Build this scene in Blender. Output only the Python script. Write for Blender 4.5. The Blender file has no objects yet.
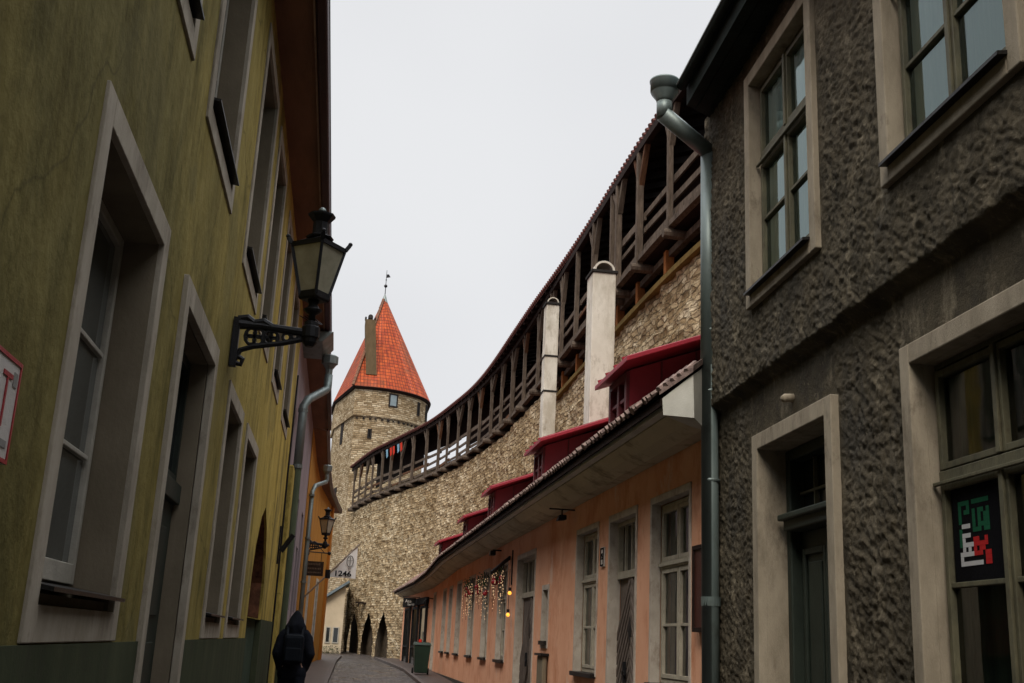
import bpy, bmesh, math, random
from math import sin, cos, pi, radians as R
from mathutils import Vector as V, Matrix, noise
from mathutils.geometry import tessellate_polygon
random.seed(7)
SC = bpy.context.scene
COL = SC.collection

# ------------------------------------------------------------------ camera, sky, sun, exposure
cam = bpy.data.cameras.new('camera'); camo = bpy.data.objects.new('camera', cam); COL.objects.link(camo)
MX = [(0.9867787, 0.08549041, 0.1376924), (-0.15528119, 0.25532229, 0.95430513), (0.046428, -0.96306901, 0.26522165)]
camo.matrix_world = Matrix([[MX[i][0], -MX[i][1], -MX[i][2], (0, 0, 1.55)[i]] for i in range(3)] + [[0, 0, 0, 1]])
cam.sensor_width = 36; cam.lens = 1097 / 1024 * 36; cam.clip_start = .05; cam.clip_end = 2000
SC.camera = camo

SUN_EL, SUN_AZ = 46, 203      # azimuth of the light, degrees clockwise from +Y
w = bpy.data.worlds.new('World'); SC.world = w; w.use_nodes = True
nt = w.node_tree; nt.nodes.clear()
out = nt.nodes.new('ShaderNodeOutputWorld'); bg = nt.nodes.new('ShaderNodeBackground')
sky = nt.nodes.new('ShaderNodeTexSky'); sky.sky_type = 'NISHITA'; sky.sun_disc = False
sky.sun_elevation = R(SUN_EL); sky.sun_rotation = R(SUN_AZ); sky.dust_density = 4; sky.air_density = 1
hs = nt.nodes.new('ShaderNodeHueSaturation'); hs.inputs['Saturation'].default_value = .25
nt.links.new(sky.outputs[0], hs.inputs['Color'])
tc = nt.nodes.new('ShaderNodeTexCoord'); no = nt.nodes.new('ShaderNodeTexNoise'); no.inputs['Scale'].default_value = 1.6
no.inputs['Detail'].default_value = 3
nt.links.new(tc.outputs['Generated'], no.inputs['Vector'])
rp = nt.nodes.new('ShaderNodeValToRGB')
rp.color_ramp.elements[0].position = .3; rp.color_ramp.elements[0].color = (7.1, 7.2, 7.55, 1)
rp.color_ramp.elements[1].position = .7; rp.color_ramp.elements[1].color = (8.7, 8.8, 9.0, 1)
nt.links.new(no.outputs['Fac'], rp.inputs[0])
mx = nt.nodes.new('ShaderNodeMixRGB'); mx.inputs[0].default_value = .9
nt.links.new(hs.outputs[0], mx.inputs[1]); nt.links.new(rp.outputs[0], mx.inputs[2])
# an overcast sky is brighter overhead than at the horizon
sep = nt.nodes.new('ShaderNodeSeparateXYZ'); nt.links.new(tc.outputs['Generated'], sep.inputs[0])
mr = nt.nodes.new('ShaderNodeMapRange'); mr.inputs['From Min'].default_value = .55; mr.inputs['From Max'].default_value = 1
mr.inputs['To Min'].default_value = 1.0; mr.inputs['To Max'].default_value = 5.6
nt.links.new(sep.outputs['Z'], mr.inputs['Value'])
ml = nt.nodes.new('ShaderNodeVectorMath'); ml.operation = 'SCALE'
nt.links.new(mx.outputs[0], ml.inputs[0]); nt.links.new(mr.outputs[0], ml.inputs['Scale'])
nt.links.new(ml.outputs[0], bg.inputs[0]); bg.inputs[1].default_value = .1
nt.links.new(bg.outputs[0], out.inputs[0])

sd = bpy.data.lights.new('sun', 'SUN'); sd.energy = 2.3; sd.angle = R(24); sd.color = (1, .90, .77)
so = bpy.data.objects.new('sun', sd); COL.objects.link(so)
sv = V((sin(R(SUN_AZ)) * cos(R(SUN_EL)), cos(R(SUN_AZ)) * cos(R(SUN_EL)), sin(R(SUN_EL))))
so.rotation_euler = (-sv).to_track_quat('-Z', 'Y').to_euler()
SC.view_settings.view_transform = 'Standard'; SC.view_settings.look = 'None'
SC.view_settings.exposure = 0; SC.view_settings.gamma = 1
SC.cycles.max_bounces = 6; SC.cycles.diffuse_bounces = 4; SC.cycles.glossy_bounces = 3; SC.cycles.use_denoising = True

# ------------------------------------------------------------------ materials
def newmat(name):
    m = bpy.data.materials.new(name); m.use_nodes = True
    return m, m.node_tree, m.node_tree.nodes['Principled BSDF']
def nd(nt, t, **k):
    n = nt.nodes.new(t)
    for a, b in k.items():
        if a in n.inputs: n.inputs[a].default_value = b
        else: setattr(n, a, b)
    return n
def coords(nt, scale=(1, 1, 1), src='Object'):
    t = nt.nodes.new('ShaderNodeTexCoord'); m = nt.nodes.new('ShaderNodeMapping')
    m.inputs['Scale'].default_value = scale; nt.links.new(t.outputs[src], m.inputs[0]); return m.outputs[0]
def ramp(nt, fac, stops):
    r = nt.nodes.new('ShaderNodeValToRGB'); e = r.color_ramp.elements
    while len(e) < len(stops): e.new(.5)
    for i, (p, c) in enumerate(stops): e[i].position = p; e[i].color = (*c, 1)
    nt.links.new(fac, r.inputs[0]); return r.outputs[0]
def mixc(nt, fac, a, b, mode='MIX'):
    m = nt.nodes.new('ShaderNodeMixRGB'); m.blend_type = mode
    for i, x in ((0, fac), (1, a), (2, b)):
        if hasattr(x, 'links'): nt.links.new(x, m.inputs[i])
        elif i == 0: m.inputs[0].default_value = x
        else: m.inputs[i].default_value = (*x, 1)
    return m.outputs[0]
def bump(nt, b, height, strength=.5, dist=.01):
    n = nt.nodes.new('ShaderNodeBump'); n.inputs['Strength'].default_value = strength; n.inputs['Distance'].default_value = dist
    nt.links.new(height, n.inputs['Height'])
    if b.inputs['Normal'].is_linked: nt.links.new(b.inputs['Normal'].links[0].from_socket, n.inputs['Normal'])
    nt.links.new(n.outputs[0], b.inputs['Normal'])
def noise_(nt, vec, scale, detail=4, rough=.6, dist=0):
    n = nd(nt, 'ShaderNodeTexNoise', Scale=scale, Detail=detail, Roughness=rough, Distortion=dist)
    nt.links.new(vec, n.inputs['Vector']); return n.outputs['Fac']

def basic(name, c1, c2=None, rough=.8, scale=4, stretch=(1, 1, 1), bmp=.3, bscale=60, metal=0, spec=.3, dirt=None, dirt_at=.6):
    m, nt, b = newmat(name)
    c2 = c2 or tuple(x * .7 for x in c1)
    v = coords(nt, stretch)
    c = ramp(nt, noise_(nt, v, scale, 6, .65), [(.3, c2), (.7, c1)])
    if dirt:
        v2 = coords(nt, (1, 1, .5))
        f = ramp(nt, noise_(nt, v2, scale * 1.7, 8, .75), [(dirt_at - .08, (0, 0, 0)), (dirt_at + .1, (1, 1, 1))])
        c = mixc(nt, f, c, dirt)
    nt.links.new(c, b.inputs['Base Color'])
    b.inputs['Roughness'].default_value = rough; b.inputs['Metallic'].default_value = metal
    b.inputs['Specular IOR Level'].default_value = spec if (rough < .7 or metal) else .06
    if bmp: bump(nt, b, noise_(nt, coords(nt, stretch), bscale, 5, .7), bmp, .01)
    return m

def stucco_yellow():
    m, nt, b = newmat('yellow_limewash_plaster')
    st = coords(nt, (2.2, 2.2, .7)); big = coords(nt, (.55, .55, .3)); fine = coords(nt)
    c = ramp(nt, noise_(nt, st, 2.2, 7, .7, .4), [(.28, (.082, .068, .024)), (.45, (.138, .117, .043)), (.58, (.175, .150, .058)), (.75, (.235, .205, .085))])
    far = coords(nt, (0, .085, 0)); s = nt.nodes.new('ShaderNodeSeparateXYZ'); nt.links.new(far, s.inputs[0])
    # ochre towards the far end, plus light falloff painted in as a brighter colour
    a = nt.nodes.new('ShaderNodeMath'); a.operation = 'ADD'; nt.links.new(s.outputs['Y'], a.inputs[0])
    k = nt.nodes.new('ShaderNodeMath'); k.operation = 'MULTIPLY_ADD'; k.inputs[1].default_value = .9; k.inputs[2].default_value = -.75
    nt.links.new(noise_(nt, big, 1.2, 4), k.inputs[0]); nt.links.new(k.outputs[0], a.inputs[1]); a.use_clamp = True
    oc = ramp(nt, noise_(nt, st, 1.6, 6, .7), [(.3, (.36, .265, .06)), (.7, (.56, .43, .125))])
    c = mixc(nt, a.outputs[0], c, oc)
    g = ramp(nt, noise_(nt, coords(nt, (1.2, 1.2, .5)), 1.5, 8, .75), [(.48, (0, 0, 0)), (.62, (.6, .6, .6))])
    c = mixc(nt, g, c, (.062, .056, .02))
    spk = ramp(nt, noise_(nt, coords(nt, (1.5, 1.5, .6)), 7, 8, .8), [(.52, (1, 1, 1)), (.72, (.55, .52, .42))])
    c = mixc(nt, .8, c, spk, 'MULTIPLY')
    # hairline cracks
    vz = nd(nt, 'ShaderNodeTexVoronoi', feature='DISTANCE_TO_EDGE', Scale=.45)
    dn = nd(nt, 'ShaderNodeTexNoise', Scale=2.2, Detail=6); nt.links.new(fine, dn.inputs['Vector'])
    ad = nt.nodes.new('ShaderNodeMixRGB'); ad.inputs[0].default_value = .28; nt.links.new(fine, ad.inputs[1]); nt.links.new(dn.outputs['Color'], ad.inputs[2])
    nt.links.new(ad.outputs[0], vz.inputs['Vector'])
    cr = ramp(nt, vz.outputs['Distance'], [(0, (.45, .45, .45)), (.004, (0, 0, 0))])
    c = mixc(nt, cr, c, (.05, .045, .02))
    chip = ramp(nt, noise_(nt, fine, 3.1, 9, .82), [(.665, (0, 0, 0)), (.69, (1, 1, 1))])
    c = mixc(nt, mixc(nt, .35, (0, 0, 0), chip), c, (.30, .27, .20))
    patch = ramp(nt, noise_(nt, coords(nt, (.8, .8, .8)), .9, 3, .4), [(.60, (0, 0, 0)), (.615, (.35, .35, .35))])
    c = mixc(nt, patch, c, (.155, .135, .06))
    nt.links.new(c, b.inputs['Base Color']); b.inputs['Roughness'].default_value = .9; b.inputs['Specular IOR Level'].default_value = .04
    bump(nt, b, noise_(nt, fine, 9, 6, .6), .5, .02); bump(nt, b, noise_(nt, fine, 120, 4, .7), .3, .004)
    return m

def rubble(name, cols, sx=2.6, sz=6.5, relief=.9, mortar=(.10, .085, .06), courses=.5):
    """weathered limestone: broken courses of flat stones, half hidden by old lime mortar"""
    m, nt, b = newmat(name)
    uv = coords(nt, (1, 1, 1), 'UV'); v = coords(nt, (sx, sz, 1), 'UV')
    dn = nd(nt, 'ShaderNodeTexNoise', Scale=1.1, Detail=6, Roughness=.7); nt.links.new(v, dn.inputs['Vector'])
    ad = nt.nodes.new('ShaderNodeMixRGB'); ad.blend_type = 'ADD'; ad.inputs[0].default_value = .6
    nt.links.new(v, ad.inputs[1]); nt.links.new(dn.outputs['Color'], ad.inputs[2])
    v1 = nd(nt, 'ShaderNodeTexVoronoi', Scale=1.0, Randomness=.85); nt.links.new(ad.outputs[0], v1.inputs['Vector'])
    v2 = nd(nt, 'ShaderNodeTexVoronoi', feature='DISTANCE_TO_EDGE', Scale=1.0, Randomness=.85); nt.links.new(ad.outputs[0], v2.inputs['Vector'])
    d2 = nd(nt, 'ShaderNodeTexNoise', Scale=1.7, Detail=5, Roughness=.7); nt.links.new(uv, d2.inputs['Vector'])
    a2 = nt.nodes.new('ShaderNodeMixRGB'); a2.blend_type = 'ADD'; a2.inputs[0].default_value = .17
    nt.links.new(uv, a2.inputs[1]); nt.links.new(d2.outputs['Color'], a2.inputs[2])
    br = nt.nodes.new('ShaderNodeTexBrick'); nt.links.new(a2.outputs[0], br.inputs['Vector'])
    for k_, x_ in (('Scale', 1), ('Mortar Size', .020), ('Mortar Smooth', .8), ('Brick Width', .30), ('Row Height', .12), ('Bias', 0)): br.inputs[k_].default_value = x_
    br.offset = .43; br.squash = 1.5; br.squash_frequency = 3
    br.inputs['Color1'].default_value = (0, 0, 0, 1); br.inputs['Color2'].default_value = (1, 1, 1, 1); br.inputs['Mortar'].default_value = (.5, .5, .5, 1)
    bw = nt.nodes.new('ShaderNodeRGBToBW'); nt.links.new(mixc(nt, courses, v1.outputs['Color'], br.outputs['Color']), bw.inputs[0])
    c = ramp(nt, bw.outputs[0], [(.12 + .76 * i / (len(cols) - 1), x) for i, x in enumerate(cols)])
    c = mixc(nt, .7, c, ramp(nt, noise_(nt, coords(nt, (1, 1.9, 1), 'UV'), 8, 8, .8), [(.28, (.30, .25, .19)), (.5, (.8, .76, .68)), (.72, (1, 1, .97))]), 'MULTIPLY')
    c = mixc(nt, .75, c, ramp(nt, noise_(nt, uv, .38, 6, .7), [(.36, (.55, .49, .40)), (.6, (1, 1, 1))]), 'MULTIPLY')
    e1 = ramp(nt, v2.outputs['Distance'], [(.0, (1, 1, 1)), (.10, (0, 0, 0))]); 
    e = mixc(nt, courses, e1, br.outputs['Fac'])
    # joints are open and dark in places, flush with pale lime in others
    jm = ramp(nt, noise_(nt, uv, 1.3, 5, .7), [(.5, mortar), (.72, tuple(x * 3.6 for x in mortar))])
    c = mixc(nt, e, c, jm)
    nt.links.new(c, b.inputs['Base Color']); b.inputs['Roughness'].default_value = .95; b.inputs['Specular IOR Level'].default_value = .04
    h = mixc(nt, courses, ramp(nt, v2.outputs['Distance'], [(0, (0, 0, 0)), (.14, (.8, .8, .8)), (.4, (1, 1, 1))]), ramp(nt, br.outputs['Fac'], [(0, (1, 1, 1)), (1, (0, 0, 0))]))
    bump(nt, b, h, relief * .8, .04); bump(nt, b, noise_(nt, coords(nt, (1, 1.6, 1), 'UV'), 13, 9, .8), .9, .03)
    return m

def tiles(name, c1, c2, pu=.22, pv=.30, dark=(.03, .01, .008), moss=None):
    """roof tiles laid out in UV metres: u across, v up the slope"""
    m, nt, b = newmat(name)
    v = coords(nt, (1 / pu, 1 / pv, 1), 'UV')
    s = nt.nodes.new('ShaderNodeSeparateXYZ'); nt.links.new(v, s.inputs[0])
    def mth(op, a, b_=None, clamp=False):
        n = nt.nodes.new('ShaderNodeMath'); n.operation = op; n.use_clamp = clamp
        for i, x in ((0, a), (1, b_)):
            if x is None: continue
            if hasattr(x, 'links'): nt.links.new(x, n.inputs[i])
            else: n.inputs[i].default_value = x
        return n.outputs[0]
    fu = mth('FRACT', s.outputs['X']); fv = mth('FRACT', s.outputs['Y'])
    iu = mth('FLOOR', s.outputs['X']); iv = mth('FLOOR', s.outputs['Y'])
    cb = nt.nodes.new('ShaderNodeCombineXYZ'); nt.links.new(iu, cb.inputs[0]); nt.links.new(iv, cb.inputs[1])
    wn = nt.nodes.new('ShaderNodeTexWhiteNoise'); nt.links.new(cb.outputs[0], wn.inputs['Vector'])
    c = ramp(nt, wn.outputs['Value'], [(0, c2), (.5, tuple((a + d) / 2 for a, d in zip(c1, c2))), (1, c1)])
    gu = mth('LESS_THAN', fu, .16); gv = mth('LESS_THAN', fv, .17)
    g = mth('MAXIMUM', gu, gv)
    c = mixc(nt, mth('MULTIPLY', g, .85), c, dark)
    if moss:
        c = mixc(nt, ramp(nt, noise_(nt, coords(nt, (1, 1, 1), 'UV'), 1.1, 7, .7), [(.5, (0, 0, 0)), (.75, (.8, .8, .8))]), c, moss)
    nt.links.new(c, b.inputs['Base Color']); b.inputs['Roughness'].default_value = .75; b.inputs['Specular IOR Level'].default_value = .25
    hu = mth('SINE', mth('MULTIPLY', fu, pi)); h = mth('ADD', mth('MULTIPLY', hu, .6), mth('SUBTRACT', 1, fv))
    bump(nt, b, h, .9, .04)
    return m

def wood(name, c1, c2, rough=.85):
    m, nt, b = newmat(name)
    v = coords(nt, (1, 1, 1)); st = coords(nt, (9, 3, 1.2))
    c = ramp(nt, noise_(nt, st, 3, 7, .7, .6), [(.3, c2), (.7, c1)])
    c = mixc(nt, .5, c, ramp(nt, noise_(nt, v, 1.2, 4), [(.35, (.45, .43, .42)), (.65, (1, 1, 1))]), 'MULTIPLY')
    nt.links.new(c, b.inputs['Base Color']); b.inputs['Roughness'].default_value = rough; b.inputs['Specular IOR Level'].default_value = .06
    bump(nt, b, noise_(nt, st, 14, 5, .7), .6, .01)
    return m

def cobbles():
    m, nt, b = newmat('wet_cobblestones')
    v = coords(nt, (1, 1, 1))
    dn = nd(nt, 'ShaderNodeTexNoise', Scale=2.0, Detail=3); nt.links.new(v, dn.inputs['Vector'])
    ad = nt.nodes.new('ShaderNodeMixRGB'); ad.blend_type = 'ADD'; ad.inputs[0].default_value = .12
    nt.links.new(v, ad.inputs[1]); nt.links.new(dn.outputs['Color'], ad.inputs[2])
    mp = nt.nodes.new('ShaderNodeMapping'); mp.inputs['Scale'].default_value = (6.5, 4.6, 0); nt.links.new(ad.outputs[0], mp.inputs[0])
    v1 = nd(nt, 'ShaderNodeTexVoronoi', Scale=1.0, Randomness=.75); nt.links.new(mp.outputs[0], v1.inputs['Vector'])
    v2 = nd(nt, 'ShaderNodeTexVoronoi', feature='DISTANCE_TO_EDGE', Scale=1.0, Randomness=.75); nt.links.new(mp.outputs[0], v2.inputs['Vector'])
    bw = nt.nodes.new('ShaderNodeRGBToBW'); nt.links.new(v1.outputs['Color'], bw.inputs[0])
    c = ramp(nt, bw.outputs[0], [(.1, (.026, .020, .018)), (.5, (.055, .042, .036)), (.9, (.10, .075, .062))])
    e = ramp(nt, v2.outputs['Distance'], [(.02, (1, 1, 1)), (.1, (0, 0, 0))])
    c = mixc(nt, e, c, (.02, .018, .016))
    nt.links.new(c, b.inputs['Base Color'])
    nt.links.new(ramp(nt, noise_(nt, v, .8, 4), [(.35, (.22, .22, .22)), (.65, (.6, .6, .6))]), b.inputs['Roughness'])
    h = ramp(nt, v2.outputs['Distance'], [(0, (0, 0, 0)), (.2, (.85, .85, .85)), (.5, (1, 1, 1))])
    bump(nt, b, h, .9, .03)
    return m

def glass_dark(name, col=(.012, .014, .014), rough=.04, ior=1.5):
    m, nt, b = newmat(name)
    v = coords(nt)
    nt.links.new(ramp(nt, noise_(nt, v, 1.4, 3), [(.3, col), (.7, tuple(x * 1.8 for x in col))]), b.inputs['Base Color'])
    b.inputs['Roughness'].default_value = rough; b.inputs['Specular IOR Level'].default_value = .6; b.inputs['IOR'].default_value = ior
    bump(nt, b, noise_(nt, v, 1.6, 2), .12, .02)
    return m
def glass_clear(name, tint=(.8, .9, .9), ior=1.52, gl=(1, 1, 1)):
    m, nt, b = newmat(name)
    o = nt.nodes['Material Output']; nt.nodes.remove(b)
    f = nt.nodes.new('ShaderNodeFresnel'); f.inputs[0].default_value = ior
    t = nt.nodes.new('ShaderNodeBsdfTransparent'); t.inputs[0].default_value = (*tint, 1)
    g = nt.nodes.new('ShaderNodeBsdfGlossy'); g.inputs['Roughness'].default_value = .03; g.inputs['Color'].default_value = (*gl, 1)
    v = coords(nt); n = noise_(nt, v, 1.8, 2); bp = nt.nodes.new('ShaderNodeBump'); bp.inputs['Strength'].default_value = .12; bp.inputs['Distance'].default_value = .02
    nt.links.new(n, bp.inputs['Height']); nt.links.new(bp.outputs[0], g.inputs['Normal'])
    ms = nt.nodes.new('ShaderNodeMixShader'); nt.links.new(f.outputs[0], ms.inputs[0]); nt.links.new(t.outputs[0], ms.inputs[1]); nt.links.new(g.outputs[0], ms.inputs[2])
    nt.links.new(ms.outputs[0], o.inputs[0]); return m
def curtain(name, c1, c2):
    m, nt, b = newmat(name)
    v = coords(nt, (9, 9, .25))
    nt.links.new(ramp(nt, noise_(nt, v, 1.0, 4), [(.35, c2), (.6, c1)]), b.inputs['Base Color'])
    b.inputs['Roughness'].default_value = .9; return m
def emit(name, col, s):
    m, nt, b = newmat(name)
    b.inputs['Base Color'].default_value = (*col, 1); b.inputs['Emission Color'].default_value = (*col, 1); b.inputs['Emission Strength'].default_value = s
    return m

M = {}
M['yellow'] = stucco_yellow()
M['plinth_green'] = basic('green_grey_plinth_paint', (.07, .08, .045), (.04, .048, .028), .85, 2.2, (1.5, 1.5, .5), .3, 40, dirt=(.05, .05, .035))
M['niche_green'] = basic('dark_green_niche_infill', (.05, .075, .05), (.035, .05, .035), .8, 2)
M['surround'] = basic('pale_window_surround', (.41, .365, .295), (.28, .245, .19), .85, 3, (2, 2, .8), .35, 60, dirt=(.19, .155, .12), dirt_at=.62)
M['reveal'] = basic('taupe_reveal_paint', (.21, .175, .125), (.13, .108, .075), .85, 2, (1, 1, .6), .3, 50)
M['sash_white'] = basic('off_white_sash_paint', (.42, .395, .335), (.30, .28, .235), .5, 8)
M['tin_black'] = basic('black_tin_sill', (.018, .016, .015), (.010, .009, .008), .45, 5, metal=.4)
M['iron'] = basic('black_wrought_iron', (.016, .016, .018), (.008, .008, .009), .5, 9, metal=.3, bmp=.3)
M['soffit_brown'] = basic('brown_painted_eave_boards', (.24, .125, .075), (.15, .08, .05), .7, 1.2, (3, .6, 1), .2, 30)
M['fascia_red'] = basic('dark_red_eave_edge', (.045, .006, .010), (.022, .004, .006), .5, 2, (1, .5, 1))
M['trim_pale'] = basic('pale_eave_strip', (.36, .25, .18), (.22, .14, .1), .7, 4)
M['zinc'] = basic('weathered_zinc', (.23, .26, .25), (.13, .16, .15), .5, 3, (2, 2, .5), .15, 30, metal=.55, dirt=(.09, .085, .07), dirt_at=.64)
M['green_pipe'] = basic('grey_green_painted_downpipe', (.15, .185, .175), (.095, .125, .12), .45, 3, (2, 2, .4), .12, 30, metal=.35, spec=.5, dirt=(.07, .085, .075), dirt_at=.62)
M['dark_stucco'] = basic('dark_roughcast_render', (.098, .082, .056), (.038, .033, .024), .93, 3.2, (1, 1, 1), 1.0, 48, spec=.12, dirt=(.20, .17, .12), dirt_at=.62)
def stain(m, scale, lo, hi, col, stretch=(1, 1, .5)):
    nt = m.node_tree; b = nt.nodes['Principled BSDF']; src = b.inputs['Base Color'].links[0].from_socket
    f = ramp(nt, noise_(nt, coords(nt, stretch), scale, 7, .72), [(lo, (0, 0, 0)), (hi, (.75, .75, .75))])
    nt.links.new(mixc(nt, f, src, col), b.inputs['Base Color'])
stain(M['dark_stucco'], .9, .5, .62, (.045, .042, .036)); stain(M['dark_stucco'], 26, .60, .72, (.24, .205, .15), (1, 1, 1))
M['stone_trim'] = basic('tan_stone_surround', (.33, .285, .215), (.20, .17, .125), .85, 3, (2, 2, .7), .45, 70, dirt=(.12, .095, .07), dirt_at=.64)
M['green_black'] = basic('dark_green_eave_boards', (.018, .026, .022), (.009, .014, .012), .7, 2, (1, 4, 1))
M['door_green'] = basic('very_dark_green_door_paint', (.022, .030, .022), (.012, .018, .013), .55, 4)
M['sash_green'] = basic('worn_olive_sash_paint', (.115, .105, .062), (.05, .048, .03), .65, 9, (1, 1, .4), .4, 50, dirt=(.05, .035, .022), dirt_at=.62)
M['pink'] = basic('salmon_plaster', (.68, .38, .245), (.60, .305, .185), .88, 1.1, (1, 1, .9), .35, 30, dirt=(.46, .19, .10), dirt_at=.6)
M['pink_plinth'] = basic('dark_damp_plinth', (.06, .055, .045), (.03, .028, .024), .6, 3)
M['pink_trim'] = basic('grey_white_window_band', (.47, .42, .36), (.34, .30, .25), .85, 4, dirt=(.24, .19, .15))
M['cornice'] = basic('grey_olive_plaster_cornice', (.52, .465, .335), (.40, .355, .25), .85, 1.2, (1, .5, 1), .2, 30, dirt=(.14, .12, .08))
M['cornice_pale'] = basic('pale_grey_board', (.55, .54, .48), (.42, .41, .36), .7, 2)
M['sash_cream'] = basic('cream_grey_sash_paint', (.40, .365, .285), (.28, .25, .195), .6, 8, dirt=(.15, .13, .09), dirt_at=.66)
M['door_grey'] = wood('grey_brown_plank_door', (.20, .165, .14), (.12, .095, .08))
M['dormer_red'] = basic('crimson_sheet_metal', (.27, .010, .024), (.19, .008, .018), .5, 1.5, (1, 1, 1), .15, 20, spec=.4)
M['dormer_dark'] = basic('dark_red_window_frame', (.13, .02, .025), (.08, .012, .016), .55, 4)
M['pan_tile'] = tiles('worn_clay_pantiles', (.33, .155, .12), (.16, .085, .075), .22, .32, (.03, .02, .018), (.20, .19, .17))
M['tile_end'] = basic('worn_tile_ends', (.30, .22, .19), (.045, .03, .028), .8, 11)
M['tower_tile'] = tiles('orange_red_tower_tiles', (.46, .085, .018), (.29, .042, .012), .215, .27, (.05, .008, .006))
M['gallery_tile'] = tiles('brown_red_gallery_tiles', (.40, .075, .035), (.20, .04, .022), .22, .32)
M['timber'] = wood('weathered_grey_timber', (.165, .128, .098), (.05, .038, .030))
M['timber_brown'] = wood('reddish_brown_timber', (.17, .085, .045), (.06, .03, .02))
M['timber_dark'] = wood('dark_brown_roof_timber', (.034, .022, .017), (.014, .009, .008))
M['timber_orange'] = wood('fresh_orange_timber', (.36, .14, .045), (.20, .075, .025))
M['timber_mossy'] = wood('mossy_wall_plate', (.25, .17, .055), (.12, .08, .03))
M['wallstone'] = rubble('city_wall_rubble', [(.26, .185, .11), (.50, .385, .24), (.66, .54, .37), (.84, .74, .56)], 3.6, 8.5, 1.2, (.075, .056, .036), .5)
M['towerstone'] = rubble('tower_coursed_limestone', [(.28, .21, .13), (.46, .36, .235), (.58, .48, .335), (.72, .63, .48)], 2.4, 7.6, 1.0, (.095, .073, .047), .8)
M['white_plaster'] = basic('stained_white_chimney_plaster', (.66, .63, .56), (.52, .49, .42), .85, 2, (1, 1, .6), .35, 30, dirt=(.27, .235, .18), dirt_at=.6)
M['band_dark'] = basic('dark_iron_strap', (.03, .028, .026))
M['soot_and_hole_dark'] = basic('sooty_cap_and_hole_dark', (.035, .03, .028), (.015, .013, .012))
M['brown_chimney'] = basic('mossy_brown_tower_chimney', (.135, .095, .055), (.075, .055, .03), .9, 3, (1, 1, .4), .6, 20)
M['lilac'] = basic('lilac_grey_plaster', (.36, .30, .31), (.24, .20, .21), .88, 1.5, (1, 1, .5))
M['orange'] = basic('orange_ochre_plaster', (.52, .255, .055), (.38, .175, .035), .88, 1.0, (1, 1, .5), .3, 30, dirt=(.3, .14, .04), dirt_at=.62)
M['orange_deep'] = basic('deep_orange_corner_paint', (.50, .20, .035), (.36, .13, .025), .85, 1.5)
M['cream'] = basic('cream_plaster', (.55, .46, .33), (.42, .35, .25), .88, 1)
M['slate'] = basic('blue_grey_sheet_roof', (.15, .19, .21), (.09, .115, .13), .5, 2)
M['cobble'] = cobbles()
M['paving'] = basic('worn_paving_flags', (.075, .055, .048), (.038, .030, .027), .5, 2, (1, 1, 1), .6, 14)
M['kerb'] = basic('granite_kerb', (.10, .08, .072), (.055, .045, .04), .6, 6)
M['glass'] = glass_dark('dark_window_glass')
M['glass_grey'] = glass_dark('greyish_window_glass', (.05, .055, .052), .06)
M['clear'] = glass_clear('clear_window_glass', (.72, .92, .92))
M['double'] = glass_clear('double_glazed_panes', (.88, .99, .99), 1.95, (.80, .97, .97))
M['lantern_glass'] = basic('backlit_tone_lantern_glass', (.42, .39, .29), (.25, .23, .16), .22, 5, (1, 1, 1), .1, 60, spec=.6)  # pale colour stands in for daylight coming through the panes
M['curtain_teal'] = curtain('pale_teal_net_curtain', (.90, .97, .97), (.58, .72, .74))
M['curtain_grey'] = curtain('grey_net_curtain', (.16, .165, .155), (.05, .055, .055))
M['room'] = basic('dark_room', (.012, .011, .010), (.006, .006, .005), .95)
M['black_cloth'] = basic('black_jacket_cloth', (.014, .016, .022), (.007, .008, .011), .9, 6, (1, 1, 1), .5, 40)
M['black_pack'] = basic('charcoal_backpack_cloth', (.011, .014, .018), (.008, .009, .012), .8, 6, (1, 1, 1), .5, 60)
M['skin'] = basic('skin', (.45, .28, .20), (.38, .23, .16), .6)
M['hair'] = basic('dark_hair', (.03, .02, .015))
M['bin_green'] = basic('dark_green_bin_plastic', (.014, .032, .020), (.009, .020, .013), .45, 4)
M['rubber'] = basic('black_rubber', (.012, .012, .012))
M['red_cloth'] = basic('bright_red_plastic', (.55, .03, .02), (.4, .02, .015))
M['white_flag'] = basic('white_flag_cloth', (.86, .83, .78), (.76, .73, .68), .9)
M['ink'] = basic('black_ink', (.02, .02, .02), (.012, .012, .012))
M['grey_ink'] = basic('grey_emblem_print', (.27, .26, .24), (.2, .19, .18))
M['sign_red'] = basic('red_enamel', (.34, .02, .03), (.26, .015, .02), .4)
M['sign_white'] = basic('white_enamel', (.55, .53, .50), (.46, .44, .41), .4)
M['sign_wood'] = basic('dark_wooden_signboard', (.055, .035, .025), (.03, .02, .015), .7)
M['sign_letter'] = basic('faded_bronze_lettering', (.15, .10, .06), (.11, .07, .04), .6)
M['board_brown'] = basic('dark_red_brown_board', (.075, .022, .016), (.04, .014, .01), .5)
M['poster_black'] = basic('black_poster_paper', (.004, .004, .005), (.002, .002, .003), .8)
M['p_green'] = basic('poster_green', (.012, .085, .04), (.008, .06, .03), .7)
M['p_white'] = basic('poster_white', (.42, .42, .42), (.36, .36, .36), .7)
M['p_red'] = basic('poster_red', (.38, .02, .02), (.3, .015, .015), .7)
M['bulb'] = emit('warm_bulb', (1, .42, .05), 1.6)
M['fairy'] = emit('tiny_warm_lights', (1, .68, .38), .42)
M['bauble_red'] = basic('red_bauble', (.35, .02, .03), (.25, .015, .02), .25)
M['leaf'] = basic('dark_green_leaf', (.035, .06, .018), (.02, .035, .012), .7)
M['flag_red'] = basic('red_bunting', (.55, .04, .02)); M['flag_blue'] = basic('pale_blue_bunting', (.20, .36, .48))
M['board_white'] = basic('bluish_white_board', (.72, .74, .76), (.6, .62, .65), .6)

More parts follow.
